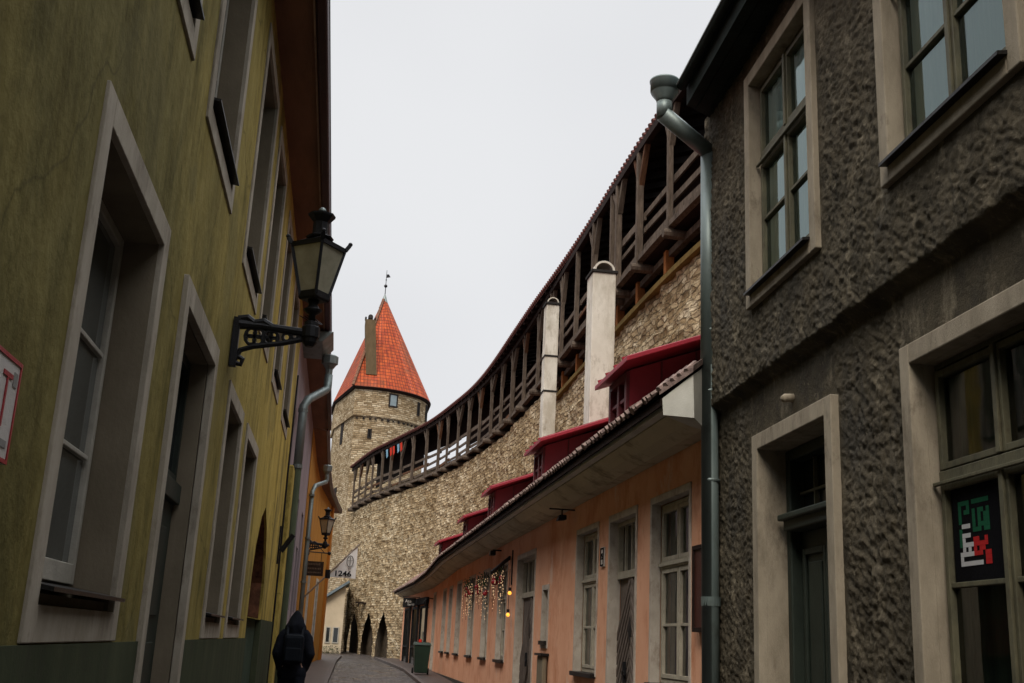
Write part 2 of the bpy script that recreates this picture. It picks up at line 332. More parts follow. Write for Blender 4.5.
stain(M['pink'], .7, .52, .66, (.50, .20, .10), (1, 1, .8)); stain(M['pink'], 1.4, .58, .66, (.60, .44, .34), (1, 1, .6))
stain(M['white_plaster'], 1.1, .5, .64, (.36, .32, .25), (1, 1, .35)); stain(M['tower_tile'], .55, .52, .66, (.14, .045, .018), (1, 1, 1)); stain(M['surround'], 1.3, .52, .68, (.17, .145, .11), (1, 1, .5))
stain(M['stone_trim'], 1.5, .55, .66, (.12, .10, .075), (1, 1, .4)); stain(M['cornice'], .8, .5, .65, (.26, .22, .15), (1, .6, 1))
# ------------------------------------------------------------------ mesh builder
class Fr:
    """a wall frame: s runs along the wall, z up, o out towards the street"""
    def __init__(s, o, d, n): s.o = V((*o, 0)); s.d = V((*d, 0)).normalized(); s.n = V((*n, 0)).normalized()
    def p(s, a, z, out=0): return s.o + s.d * a + s.n * out + V((0, 0, z))
class MB:
    def __init__(s): s.v = []; s.f = []; s.uv = {}
    def add(s, vs, fs):
        k = len(s.v); s.v += [tuple(x) for x in vs]; s.f += [tuple(k + i for i in f) for f in fs]; return s
    def hexa(s, P):   # 8 points, bottom 4 then top 4
        return s.add(P, [(0, 3, 2, 1), (4, 5, 6, 7), (0, 1, 5, 4), (1, 2, 6, 5), (2, 3, 7, 6), (3, 0, 4, 7)])
    def box(s, x0, x1, y0, y1, z0, z1):
        return s.hexa([(x0, y0, z0), (x1, y0, z0), (x1, y1, z0), (x0, y1, z0), (x0, y0, z1), (x1, y0, z1), (x1, y1, z1), (x0, y1, z1)])
    def fb(s, F, s0, s1, z0, z1, o0, o1):
        return s.hexa([F.p(s0, z0, o0), F.p(s1, z0, o0), F.p(s1, z0, o1), F.p(s0, z0, o1), F.p(s0, z1, o0), F.p(s1, z1, o0), F.p(s1, z1, o1), F.p(s0, z1, o1)])
    def ring(s, F, s0, s1, z0, z1, b, o0, o1, bb=None, bt=None):
        bb = b if bb is None else bb; bt = b if bt is None else bt
        s.fb(F, s0, s0 + b, z0, z1, o0, o1); s.fb(F, s1 - b, s1, z0, z1, o0, o1)
        if bb > 0: s.fb(F, s0 + b, s1 - b, z0, z0 + bb, o0, o1)
        if bt > 0: s.fb(F, s0 + b, s1 - b, z1 - bt, z1, o0, o1)
        return s
    def beam(s, a, b, w, h, up=(0, 0, 1)):
        a = V(a); b = V(b); d = (b - a).normalized(); u = V(up)
        sd = d.cross(u)
        if sd.length < 1e-4: sd = d.cross(V((0, 1, 0)))
        sd.normalize(); u = sd.cross(d).normalized()
        P = []
        for q in (a, b):
            P += [q - sd * w / 2 - u * h / 2, q + sd * w / 2 - u * h / 2, q + sd * w / 2 + u * h / 2, q - sd * w / 2 + u * h / 2]
        return s.hexa(P)
    def tube(s, pts, r, n=10, caps=True):
        pts = [V(p) for p in pts]; rs = r if isinstance(r, (list, tuple)) else [r] * len(pts)
        rings = []; ref = None
        for i, p in enumerate(pts):
            d = (pts[min(i + 1, len(pts) - 1)] - pts[max(i - 1, 0)]).normalized()
            if ref is None:
                ref = d.cross(V((0, 0, 1)))
                if ref.length < .01: ref = V((1, 0, 0))
            a = (ref - d * ref.dot(d)).normalized(); ref = a; b = d.cross(a)
            rings.append([p + (a * cos(2 * pi * k / n) + b * sin(2 * pi * k / n)) * rs[i] for k in range(n)])
        vs = [q for rg in rings for q in rg]
        fs = [(i * n + k, i * n + (k + 1) % n, (i + 1) * n + (k + 1) % n, (i + 1) * n + k) for i in range(len(pts) - 1) for k in range(n)]
        if caps: fs += [tuple(range(n))[::-1], tuple((len(pts) - 1) * n + k for k in range(n))]
        return s.add(vs, fs)
    def lathe(s, c, prof, n=16, sq=False, rot=0):
        """prof: (r, z) list about a vertical axis at c"""
        c = V(c); vs = []
        for r_, z in prof:
            for k in range(n):
                a = 2 * pi * k / n + rot; vs.append(c + V((r_ * cos(a), r_ * sin(a), z)))
        m = len(prof)
        fs = [(i * n + k, i * n + (k + 1) % n, (i + 1) * n + (k + 1) % n, (i + 1) * n + k) for i in range(m - 1) for k in range(n)]
        fs += [tuple(range(n))[::-1], tuple((m - 1) * n + k for k in range(n))]
        return s.add(vs, fs)
    def ball(s, c, r, n=8, m=6, sc=(1, 1, 1)):
        pr = [(max(1e-4, r * sin(pi * i / m)), -r * cos(pi * i / m)) for i in range(m + 1)]
        k = len(s.v); s.lathe((0, 0, 0), pr, n)
        for i in range(k, len(s.v)):
            x, y, z = s.v[i]; s.v[i] = (c[0] + x * sc[0], c[1] + y * sc[1], c[2] + z * sc[2])
        return s
    def sheet(s, F, outer, holes=(), o=0, depth=0):
        """polygon (s,z) with holes on a wall frame; holes get reveals going in by depth"""
        polys = [[V((a, b, 0)) for a, b in outer]] + [[V((a, b, 0)) for a, b in h] for h in holes]
        tr = tessellate_polygon(polys); flat = [q for p in polys for q in p]
        s.add([F.p(q.x, q.y, o) for q in flat], tr)
        if depth:
            for h in list(holes) + [outer]:
                n = len(h); s.add([F.p(a, b, o) for a, b in h] + [F.p(a, b, o - depth) for a, b in h],
                                  [(i, (i + 1) % n, n + (i + 1) % n, n + i) for i in range(n)])
            s.add([F.p(q.x, q.y, o - depth) for q in flat], tr)
        return s
    def pane(s, F, s0, s1, z0, z1, o):
        P = [F.p(s0, z0, o), F.p(s1, z0, o), F.p(s1, z1, o), F.p(s0, z1, o)]
        if (P[1] - P[0]).cross(P[3] - P[0]).dot(F.n) < 0: P.reverse()
        s.fixed = True; return s.add(P, [(0, 1, 2, 3)])
    def build(s, name, mat, parent=None, smooth=False, bevel=0, uvs=None):
        me = bpy.data.meshes.new(name); me.from_pydata(s.v, [], s.f); me.update()
        if uvs is not None:
            l = me.uv_layers.new(name='UVMap')
            for lp in me.loops: l.data[lp.index].uv = uvs[lp.vertex_index]
        bm = bmesh.new(); bm.from_mesh(me)
        if not getattr(s, 'fixed', False): bmesh.ops.recalc_face_normals(bm, faces=bm.faces)
        bm.to_mesh(me); bm.free()
        me.materials.append(M[mat] if isinstance(mat, str) else mat)
        if smooth:
            for p in me.polygons: p.use_smooth = True
        o = bpy.data.objects.new(name, me); COL.objects.link(o)
        if parent: o.parent = parent; o.matrix_parent_inverse = parent.matrix_world.inverted()
        if bevel:
            m = o.modifiers.new('bevel', 'BEVEL'); m.width = bevel; m.segments = 2; m.limit_method = 'ANGLE'
        return o
def rect(a, b, c, d): return [(a, c), (b, c), (b, d), (a, d)]
def tag(o, label=None, cat=None, group=None, kind=None):
    if label: o['label'] = label
    if cat: o['category'] = cat
    if group: o['group'] = group
    if kind: o['kind'] = kind
    return o
def thing(name, label, cat, loc=(0, 0, 0), group=None):
    o = bpy.data.objects.new(name, None); COL.objects.link(o); o.location = loc; o.empty_display_size = .2
    bpy.context.view_layer.update(); return tag(o, label, cat, group)
def gz(y): return 0 if y < 5 else .0125 * (y - 5)

# ------------------------------------------------------------------ ground
g = MB(); ys = [-60, -20, 0, 5, 12, 20, 30, 40, 50, 60, 80, 140, 400]; xs = [-300, -60, -3, 0, 3, 6, 60, 300]
for y in ys:
    for x in xs: g.v.append((x, y, gz(min(y, 62))))
nx = len(xs)
for j in range(len(ys) - 1):
    for i in range(nx - 1): g.f.append((j * nx + i, j * nx + i + 1, (j + 1) * nx + i + 1, (j + 1) * nx + i))
tag(g.build('street', 'cobble'), kind='structure')
def strip(name, pts_l, pts_r, h, mat):
    m = MB(); n = len(pts_l); vs = []
    for (a, b) in zip(pts_l, pts_r):
        for x, y in (a, b): vs.append((x, y, gz(y) + h))
        for x, y in (a, b): vs.append((x, y, gz(y) - .1))
    fs = []
    for i in range(n - 1):
        k = 4 * i; fs += [(k, k + 1, k + 5, k + 4), (k + 1, k + 3, k + 7, k + 5), (k, k + 4, k + 6, k + 2)]
    fs += [(0, 2, 3, 1), (4 * n - 4, 4 * n - 3, 4 * n - 1, 4 * n - 2)]
    m.add(vs, fs); return tag(m.build(name, mat), kind='structure')
L0 = [(-3, -14), (-3, 30), (-3, 46), (-3, 52)]
L1 = [(-.22, -14), (-.16, 30), (.10, 46), (.32, 52)]
strip('pavement', L0, L1, .07, 'paving')
strip('kerb', L1, [(x + .12, y) for x, y in L1], .095, 'kerb')
R0 = [(2.55, 9), (2.55, 30), (2.62, 40), (2.35, 46), (2.0, 52)]
strip('pavement', R0, [(5, 9), (5, 30), (5, 40), (5, 46), (5, 52)], .07, 'paving')
strip('kerb', [(x - .12, y) for x, y in R0], R0, .095, 'kerb')

# ------------------------------------------------------------------ yellow house (left)
FA = Fr((-.95, 0), (0, 1), (1, 0))
yh = thing('yellow_house', 'long mottled yellow plastered house front with green plinth on the left of the lane', 'house', (-.95, 8, 0))
low = [(3.66, 5.16), (8.40, 9.73), (10.17, 11.65)]
upp = [(3.66, 5.16), (5.78, 7.27), (8.30, 9.75), (10.23, 11.6), (12.5, 13.8), (14.85, 16.4)]
DOOR = (5.77, 7.40)
ZL, ZU = (1.48, 3.39), (4.30, 6.41)
niche = [(12.68, 1.70), (14.95, 1.70), (14.93, 2.15), (14.75, 2.5), (14.35, 2.82), (13.8, 3.02), (13.3, 2.85), (12.88, 2.5), (12.7, 2.15)]
holes = [rect(a + .05, b - .05, ZL[0] + .05, ZL[1] - .05) for a, b in low] + [rect(a + .05, b - .05, ZU[0] + .05, ZU[1] - .05) for a, b in upp] + \
        [rect(.4, 2.0, 4.35, 6.36)] + [niche]
w_ = MB()
w_.sheet(FA, [(-13, 1.475), (DOOR[0] + .05, 1.475), (DOOR[0] + .05, 3.32), (DOOR[1] - .05, 3.32), (DOOR[1] - .05, 1.475), (12.66, 1.475), (12.66, 1.695), (17.8, 1.695), (17.8, 6.72), (-13, 6.72)], holes, 0, .45)
w_.build('wall', 'yellow', yh)
pl = MB(); pl.fb(FA, -13, DOOR[0] + .05, -.2, 1.475, -.45, .012); pl.fb(FA, DOOR[1] - .05, 12.68, -.2, 1.475, -.45, .012)
pl.fb(FA, 14.95, 17.8, -.2, 1.70, -.45, .012); pl.build('plinth', 'plinth_green', yh)
nb = MB(); nb.fb(FA, 12.68, 14.95, -.2, 1.695, -.45, -.06); nb.build('niche_panel', 'niche_green', yh)
nb = MB(); nb.fb(FA, 12.5, 15.2, 1.6, 3.2, -.5, -.30); nb2 = MB(); k_ = len(niche); nb2.add([FA.p(a, b, -.03) for a, b in [(13.8 + (a - 13.8) * .985, 2.3 + (b - 2.3) * .985) for a, b in niche]] + [FA.p(a, b, -.31) for a, b in [(13.8 + (a - 13.8) * .97, 2.3 + (b - 2.3) * .97) for a, b in niche]], [(i, (i + 1) % k_, k_ + (i + 1) % k_, k_ + i) for i in range(k_)]); nb2.build('niche_lining', basic('dark_brick_lining', (.20, .09, .05), (.03, .02, .016), .9, 6, (1, 1, 1), .8, 18), yh)
nb.build('niche_back', basic('dark_brick_niche', (.20, .09, .05), (.03, .02, .016), .9, 5, (1, 1, 1), .8, 18), yh)  # niche back and lining in mottled dark brick brown

def a_window(s0, s1, z0, z1, bars, upper):
    wn = MB(); b = .12
    wn.ring(FA, s0, s1, z0, z1, b, -.02, .014)
    o = wn.build('window', 'surround', yh, bevel=.004)
    if upper: o['label'] = 'tall recessed upstairs window with black tin sill'
    rv = MB(); rv.ring(FA, s0 + .06, s1 - .06, z0 + .06, z1 - .06, b - .06 + .003, -.44, -.012); rv.build('reveal', 'reveal', o)
    i0, i1, j0, j1 = s0 + b + .003, s1 - b - .003, z0 + b + .003, z1 - b - .003
    sl = MB(); zs = j0 + .07; sl.hexa([FA.p(i0, zs, -.16), FA.p(i1, zs, -.16), FA.p(i1, zs - .03, .055), FA.p(i0, zs - .03, .055), FA.p(i0, zs + .02, -.16), FA.p(i1, zs + .02, -.16), FA.p(i1, zs - .015, .055), FA.p(i0, zs - .015, .055)])
    sl.build('sill', 'tin_black', o)
    apn = MB(); apn.fb(FA, i0, i1, j0 + .002, zs - .034, -.17, -.03); apn.build('apron', 'reveal', o)
    sh = MB(); zz = zs + .03
    sh.ring(FA, i0 + .01, i1 - .01, zz, j1, .045, -.215, -.165, .085, .045); mid = (i0 + i1) / 2
    sh.fb(FA, mid - .04, mid + .04, zz + .085, j1 - .055, -.215, -.165)
    for zb in bars:
        sh.fb(FA, i0 + .065, mid - .04, zb - .011, zb + .011, -.205, -.17); sh.fb(FA, mid + .04, i1 - .065, zb - .011, zb + .011, -.205, -.17)
    sh.build('sash', 'sash_white', o, bevel=.004)
    pn = MB(); pn.fb(FA, i0 + .06, i1 - .06, zz + .08, j1 - .05, -.195, -.19); pn.build('pane', 'glass_grey', o)
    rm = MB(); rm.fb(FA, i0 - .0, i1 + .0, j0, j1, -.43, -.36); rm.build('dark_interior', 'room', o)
for a, b in low: a_window(a, b, *ZL, [2.70, 2.24], False)
for a, b in upp: a_window(a, b, *ZU, [5.75, 5.2], True)
# door
dm = MB(); z1 = 3.37; a, b = DOOR
dm.fb(FA, a, a + .12, -.1, z1, -.02, .028); dm.fb(FA, b - .12, b, -.1, z1, -.02, .028); dm.fb(FA, a + .12, b - .12, z1 - .14, z1, -.02, .028)
dr = dm.build('door', 'surround', yh, bevel=.004)
rv = MB(); rv.fb(FA, a + .05, a + .123, -.1, z1 - .05, -.5, -.024); rv.fb(FA, b - .123, b - .05, -.1, z1 - .05, -.5, -.024); rv.fb(FA, a + .123, b - .123, z1 - .143, z1 - .05, -.5, -.024)
rv.build('reveal', 'reveal', dr)
lf = MB(); lf.fb(FA, a + .13, b - .13, .1, 2.3, -.21, -.13); lf.fb(FA, a + .13, b - .13, 2.3, 2.42, -.21, -.09)
for k in range(2):
    for q in range(3):
        lf.fb(FA, a + .25 + k * .62, a + .72 + k * .62, .25 + q * .68, .78 + q * .68, -.13, -.118)
lf.build('door_leaf', 'door_green', dr, bevel=.01)
tr = MB(); tr.ring(FA, a + .13, b - .13, 2.42, z1 - .15, .06, -.19, -.13); tr.fb(FA, (a + b) / 2 - .03, (a + b) / 2 + .03, 2.48, z1 - .21, -.19, -.13); tr.build('transom_frame', 'door_green', dr)
tp = MB(); tp.fb(FA, a + .18, b - .18, 2.46, z1 - .2, -.17, -.16); tp.build('pane', 'glass', dr)
stp = MB(); stp.fb(FA, a - .15, b + .1, 0, .13, -.42, .22); stp.build('doorstep', 'kerb', yh, bevel=.015)
# eave
sf = MB(); sf.fb(FA, -13, 19.55, 6.68, 6.72, -.02, .325); sf.build('soffit', 'soffit_brown', yh)
sf = MB(); sf.fb(FA, -13, 19.55, 6.655, 6.70, .327, .345); sf.build('eave_strip', 'trim_pale', yh)
sf = MB(); sf.fb(FA, -13, 19.55, 6.64, 6.80, .347, .45); sf.build('fascia', 'fascia_red', yh, bevel=.02)
rf = MB(); P = [FA.p(-13, 6.80, .45), FA.p(19.6, 6.80, .45), FA.p(19.6, 10.2, -4.5), FA.p(-13, 10.2, -4.5)]
rf.add(P, [(0, 1, 2, 3)]); rf.add([p + V((0, 0, .08)) for p in P], [(0, 1, 2, 3)])
rf.build('roof', 'pan_tile', yh, uvs=[(0, 0), (32, 0), (32, 6), (0, 6)] * 2)
bk = MB(); bk.box(-9, -5.4, -13, 19.5, -.2, 10.0); bk.box(-5.4, -1.42, -13, -12.7, -.2, 6.7); bk.box(-5.4, -1.42, 17.5, 17.8, -.2, 6.7); bk.build('rear_wall', 'yellow', yh)

# ------------------------------------------------------------------ zinc gutter end and downpipe on the yellow house
dp = thing('rain_downpipe', 'grey zinc downpipe with boxy rainwater head at the end of the yellow house', 'downpipe', (-.8, 18.6, 0))
m = MB()
m.hexa([(-1.0, 18.6, 6.42), (-.62, 18.6, 6.42), (-.62, 19.9, 6.42), (-1.0, 19.9, 6.42), (-1.0, 18.6, 6.62), (-.44, 18.6, 6.62), (-.44, 19.9, 6.62), (-1.0, 19.9, 6.62)])
m.build('gutter_end', 'zinc', dp, bevel=.02)
m = MB(); m.lathe((-.49, 19.7, 6.30), [(.06, -.28), (.065, -.1), (.12, -.02), (.15, .0), (.15, .14), (.12, .16)], 8); m.build('rainwater_head', 'zinc', dp)
m = MB(); m.tube([(-.49, 19.7, 6.1), (-.49, 19.7, 5.86), (-.52, 19.65, 5.8), (-.78, 18.9, 5.45), (-.84, 18.75, 5.3), (-.84, 18.7, 4.2)], .075, 12); m.build('pipe', 'zinc', dp, smooth=True)
m = MB(); m.tube([(-.84, 18.7, 4.21), (-.84, 18.7, .25), (-.72, 18.7, .15)], .072, 12); m.build('pipe', 'plinth_green', dp, smooth=True)
m = MB(); m.lathe((-.84, 18.75, 5.22), [(.085, -.03), (.085, .03)], 12); m.lathe((-.84, 18.7, 4.25), [(.085, -.03), (.085, .03)], 12); m.build('collar', 'zinc', dp)

# ------------------------------------------------------------------ lilac house and orange house further left
ll = thing('lilac_house', 'narrow lilac grey house front behind the drain pipe, brown eave boards', 'house', (-.95, 23, 0))
hl = [rect(19.9, 21.1, 2.0, 4.3), rect(22.9, 24.1, 2.0, 4.3), rect(26.2, 27.4, 2.0, 4.3)]
m = MB(); m.sheet(FA, [(17.85, -.1), (28.3, -.1), (28.3, 6.7), (17.85, 6.7)], [rect(24.9, 25.9, .3, 3.4)] + hl, -.02, .4); m.build('wall', 'lilac', ll)
for h in hl:
    m = MB(); a, b = h[0][0], h[1][0]; m.ring(FA, a, b, 2.0, 4.3, .07, -.2, -.15); m.fb(FA, (a + b) / 2 - .03, (a + b) / 2 + .03, 2.07, 4.23, -.2, -.15); wo = m.build('window', 'sash_white', ll)
    m = MB(); m.fb(FA, a, b, 2.0, 4.3, -.22, -.205); m.build('pane', 'glass', wo)
m = MB(); m.fb(FA, 24.9, 25.9, .3, 3.4, -.35, -.3); m.build('door', 'door_green', ll)
m = MB(); m.fb(FA, 17.85, 18.45, -.1, 4.15, -.01, .09); m.build('buttress', 'yellow', ll, bevel=.02)
m = MB(); m.fb(FA, 19.6, 28.3, 6.66, 6.72, -.02, .36); m.build('soffit', 'soffit_brown', ll)
m = MB(); m.fb(FA, 19.6, 28.3, 6.62, 6.8, .362, .44); m.build('fascia', 'fascia_red', ll)
m = MB(); m.add([FA.p(19.6, 6.8, .44), FA.p(28.3, 6.8, .44), FA.p(28.3, 9.5, -4), FA.p(19.6, 9.5, -4)], [(0, 1, 2, 3)]); m.build('roof', 'pan_tile', ll, uvs=[(0, 0), (9, 0), (9, 5), (0, 5)])
m = MB(); m.box(-6, -1.4, 17.9, 28.2, -.1, 6.5); m.build('rear_wall', 'lilac', ll)

oh = thing('orange_house', 'bright orange plastered house curving round the bend, brown eave', 'house', (-.9, 36, 0))
pf = [(-.95, 28.35), (-.95, 34), (-.86, 40), (-.48, 46.4)]
pe = [(-.62, 28.35), (-.62, 36), (-.55, 41), (-.30, 46), (-.15, 48.4)]
def wallstrip(path, z0, z1, th=.4, side=-1):
    m = MB(); n = len(path)
    for x, y in path:
        m.v += [(x, y, z0), (x, y, z1), (x + side * th, y, z1), (x + side * th, y, z0)]
    for i in range(n - 1):
        k = 4 * i
        for q in range(4): m.f.append((k + q, k + (q + 1) % 4, k + 4 + (q + 1) % 4, k + 4 + q))
    m.f += [(0, 1, 2, 3), (4 * n - 4, 4 * n - 1, 4 * n - 2, 4 * n - 3)]
    return m
m = wallstrip(pf, 0, 6.7, 4); m.build('wall', 'orange', oh)
m = MB(); m.hexa([(-.9, 45.6, 0), (-.44, 45.6, 0), (-.40, 46.5, 0), (-.9, 46.5, 0), (-.9, 45.6, 6.6), (-.44, 45.6, 6.6), (-.40, 46.5, 6.6), (-.9, 46.5, 6.6)]); m.build('corner_pier', 'orange_deep', oh)
for i, (y0, y1) in enumerate([(31.5, 32.5), (35.3, 36.3), (41.2, 42.2)]):
    def fx(y):
        for (xa, ya), (xb, yb) in zip(pf, pf[1:]):
            if ya <= y <= yb: return xa + (xb - xa) * (y - ya) / (yb - ya)
    Fo = Fr((fx(y0), y0), (fx(y1) - fx(y0), y1 - y0), (1, -(fx(y1) - fx(y0))))
    z0 = 1.7 if i != 2 else .5
    m = MB(); m.ring(Fo, 0, 1, z0, 3.5, .1, -.05, .03); wo = m.build('window', 'white_plaster', oh)
    m = MB(); m.fb(Fo, .1, .9, z0 + .1, 3.4, -.05, .006); m.build('pane', 'glass', wo)
    m = MB(); m.fb(Fo, .47, .53, z0 + .1, 3.4, .008, .02); m.fb(Fo, .1, .47, 2.7, 2.75, .008, .02); m.fb(Fo, .53, .9, 2.7, 2.75, .008, .02); m.build('sash', 'sash_white', wo)
m = MB(); n = len(pe); inner = [(-1.2, y) for x, y in pe]
for (x, y), (xi, yi) in zip(pe, inner): m.v += [(x, y, 6.62), (xi, y, 6.66), (xi, y, 6.9), (x, y, 6.72)]
for i in range(n - 1):
    for q in range(4): m.f.append((4 * i + q, 4 * i + (q + 1) % 4, 4 * i + 4 + (q + 1) % 4, 4 * i + 4 + q))
m.f += [(0, 1, 2, 3), (4 * n - 4, 4 * n - 1, 4 * n - 2, 4 * n - 3)]
m.build('soffit', 'soffit_brown', oh)
m = MB()
for (x, y) in pe: m.v += [(x, y, 6.60), (x + .07, y, 6.66), (x + .07, y, 6.80), (x, y, 6.80)]
for i in range(n - 1):
    for q in range(4): m.f.append((4 * i + q, 4 * i + (q + 1) % 4, 4 * i + 4 + (q + 1) % 4, 4 * i + 4 + q))
m.f += [(0, 1, 2, 3), (4 * n - 4, 4 * n - 1, 4 * n - 2, 4 * n - 3)]
m.build('gutter', 'fascia_red', oh)
m = MB()
for (x, y) in pe: m.v += [(x, y, 6.8), (x - 4, y, 9.6)]
for i in range(n - 1): m.f.append((2 * i, 2 * i + 1, 2 * i + 3, 2 * i + 2))
m.build('roof', 'pan_tile', oh, uvs=[c for x, y in pe for c in ((y, 0), (y, 5))])
# second downpipe
dp2 = thing('rain_downpipe', 'slim dark grey downpipe between the lilac and the orange house fronts', 'downpipe', (-.85, 28.3, 0))
m = MB(); m.lathe((-.54, 30.0, 5.85), [(.06, -.3), (.06, -.12), (.12, -.04), (.13, .10), (.1, .12)], 8); m.build('rainwater_head', 'zinc', dp2)
m = MB(); m.tube([(-.54, 30.0, 5.7), (-.55, 30.0, 5.52), (-.80, 29.2, 5.3), (-.86, 28.9, 5.1), (-.86, 28.6, .6)], .06, 10); m.build('pipe', 'zinc', dp2, smooth=True)
m = MB()
for z in (5.0, 3.9, 2.8, 1.7): m.lathe((-.86, 28.85 - (5.1 - z) * .055, z), [(.075, -.025), (.075, .025)], 10)
m.build('collar', 'zinc', dp2)

# cream cottage closing the lane
cc = thing('cream_cottage', 'small cream cottage with slanting blue grey roof at the end of the lane', 'cottage', (-1, 58, .6))
m = MB(); m.hexa([(-4, 58, .5), (.42, 58, .5), (.42, 63, .5), (-4, 63, .5), (-4, 58, .9), (.42, 58, 4.0), (.42, 63, 4.0), (-4, 63, .9)]); m.build('wall', 'cream', cc)
m = MB(); m.beam((-3.9, 60.3, 1.1), (.58, 60.3, 4.22), 5.2, .12, (0, 0, 1)); m.build('roof', 'slate', cc)
Fc = Fr((0, 58), (1, 0), (0, -1))
for a, b in ((-.42, -.16), (-.06, .26)):
    m = MB(); m.ring(Fc, a, b, 1.15, 1.95, .05, -.02, .04); wo = m.build('window', 'sash_white', cc)
    m = MB(); m.fb(Fc, a + .05, b - .05, 1.2, 1.9, -.02, .012); m.build('pane', 'glass', wo)
tg = MB(); rr = random.Random(4)
for i in range(420):
    x = rr.uniform(-.7, .38); y = 57.6 + rr.uniform(-.35, .3); z = gz(57) + rr.uniform(0, .38) * (1 - abs(x) * .3)
    a = rr.uniform(0, 2 * pi); t = rr.uniform(.04, .08); d = V((cos(a), sin(a), rr.uniform(-.3, .8))) * t; e = V((-sin(a), cos(a), rr.uniform(-.4, .4))) * t * .5
    c = V((x, y, z)); tg.add([c - e, c + d * .6 - e * .2, c + d, c + e], [(0, 1, 2, 3)])
tag(tg.build('shrub', 'leaf'), 'low dark green shrub growing at the foot of the cream cottage', 'shrub')

# ------------------------------------------------------------------ salmon house (right)
FP = Fr((3.5, 0), (0, 1), (-1, 0))
FP2 = Fr((3.5, 41.6), (-.55, 8.4), (-8.4, -.55))
ph = thing('salmon_house', 'low salmon pink plastered house with pale window bands and a long grey cornice', 'house', (3.5, 25, 0))
PW = [(10.84, 12.34), (14.93, 16.38), (23.2, 24.5), (25.95, 27.1), (28.7, 29.95), (31.8, 33.05), (34.3, 35.3), (36.2, 37.35)]
PD = [(12.92, 14.34), (19.85, 21.95), (39.9, 41.0)]
ph_h = [rect(a + .04, b - .04, 1.17, 3.2) for a, b in PW] + [rect(18.5, 19.05, 1.55, 2.5)]
outer = [(10.0, 0)]
for a, b in PD: outer += [(a + .04, 0), (a + .04, 3.2), (b - .04, 3.2), (b - .04, 0)]
outer += [(41.6, 0), (41.6, 3.66), (33, 3.8), (10.0, 3.8)]
m = MB(); m.sheet(FP, outer, ph_h, 0, .4)
m.sheet(FP2, rect(0, 8.4, 0, 3.62), [], 0, .4); m.build('wall', 'pink', ph)
m = MB()
e = 10.0
for a, b in PD: m.fb(FP, e, a, -.1, .32 + .012 * (e - 5) * .9, -.02, .02); e = b
m.build('plinth', 'pink_plinth', ph)
def p_window(s0, s1, z0, z1, near):
    m = MB(); m.ring(FP, s0, s1, z0, z1, .065, -.10, .014, .0, .08); o = m.build('window', 'pink_trim', ph, bevel=.004)
    i0, i1 = s0 + .07, s1 - .07; j1 = z1 - .085
    m = MB(); m.fb(FP, i0 - .03, i1 + .03, z0 - .02, z0 + .04, -.14, .07); m.build('sill', 'tin_black', o, bevel=.006)
    zt = z0 + (z1 - z0) * .63; mid = (i0 + i1) / 2; zb = z0 + .06
    m = MB(); m.ring(FP, i0, i1, zb - .02, j1, .05, -.17, -.105)
    m.fb(FP, i0 + .05, i1 - .05, zt - .04, zt + .04, -.17, -.085); m.fb(FP, i0 + .01, i1 - .01, zt - .015, zt + .02, -.085, -.065)
    for (a, b) in ((i0 + .055, mid - .01), (mid + .01, i1 - .055)):
        m.ring(FP, a, b, zb + .035, zt - .045, .045, -.15, -.095); m.ring(FP, a, b, zt + .045, j1 - .055, .045, -.15, -.095)
        if near: m.fb(FP, a + .045, b - .045, zb + .58, zb + .61, -.145, -.10)
    m.build('sash', 'sash_cream', o, bevel=.003)
    m = MB(); m.pane(FP, i0 + .04, i1 - .04, zb, j1 - .03, -.13); m.build('pane', 'clear', o)
    m = MB(); m.fb(FP, i0 + .02, i1 - .02, zb, j1 - .02, -.22, -.21); m.build('curtain', 'curtain_grey', o)
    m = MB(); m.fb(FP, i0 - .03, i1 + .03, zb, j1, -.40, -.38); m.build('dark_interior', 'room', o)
for i, (a, b) in enumerate(PW): p_window(a, b, 1.17, 3.24 - (.05 if i > 5 else 0), True)
# little window with flowers box
m = MB(); m.ring(FP, 18.46, 19.09, 1.5, 2.54, .08, -.14, .014); o = m.build('window', 'pink_trim', ph)
m = MB(); m.ring(FP, 18.545, 19.005, 1.6, 2.45, .05, -.2, -.145); m.fb(FP, 18.6, 18.95, 2.0, 2.03, -.19, -.15); m.build('sash', 'sash_cream', o)
m = MB(); m.fb(FP, 18.55, 19, 1.6, 2.45, -.22, -.205); m.build('pane', 'glass', o)
m = MB(); m.fb(FP, 18.52, 19.03, 1.555, 1.62, -.12, .06); m.build('sill', 'tin_black', o)
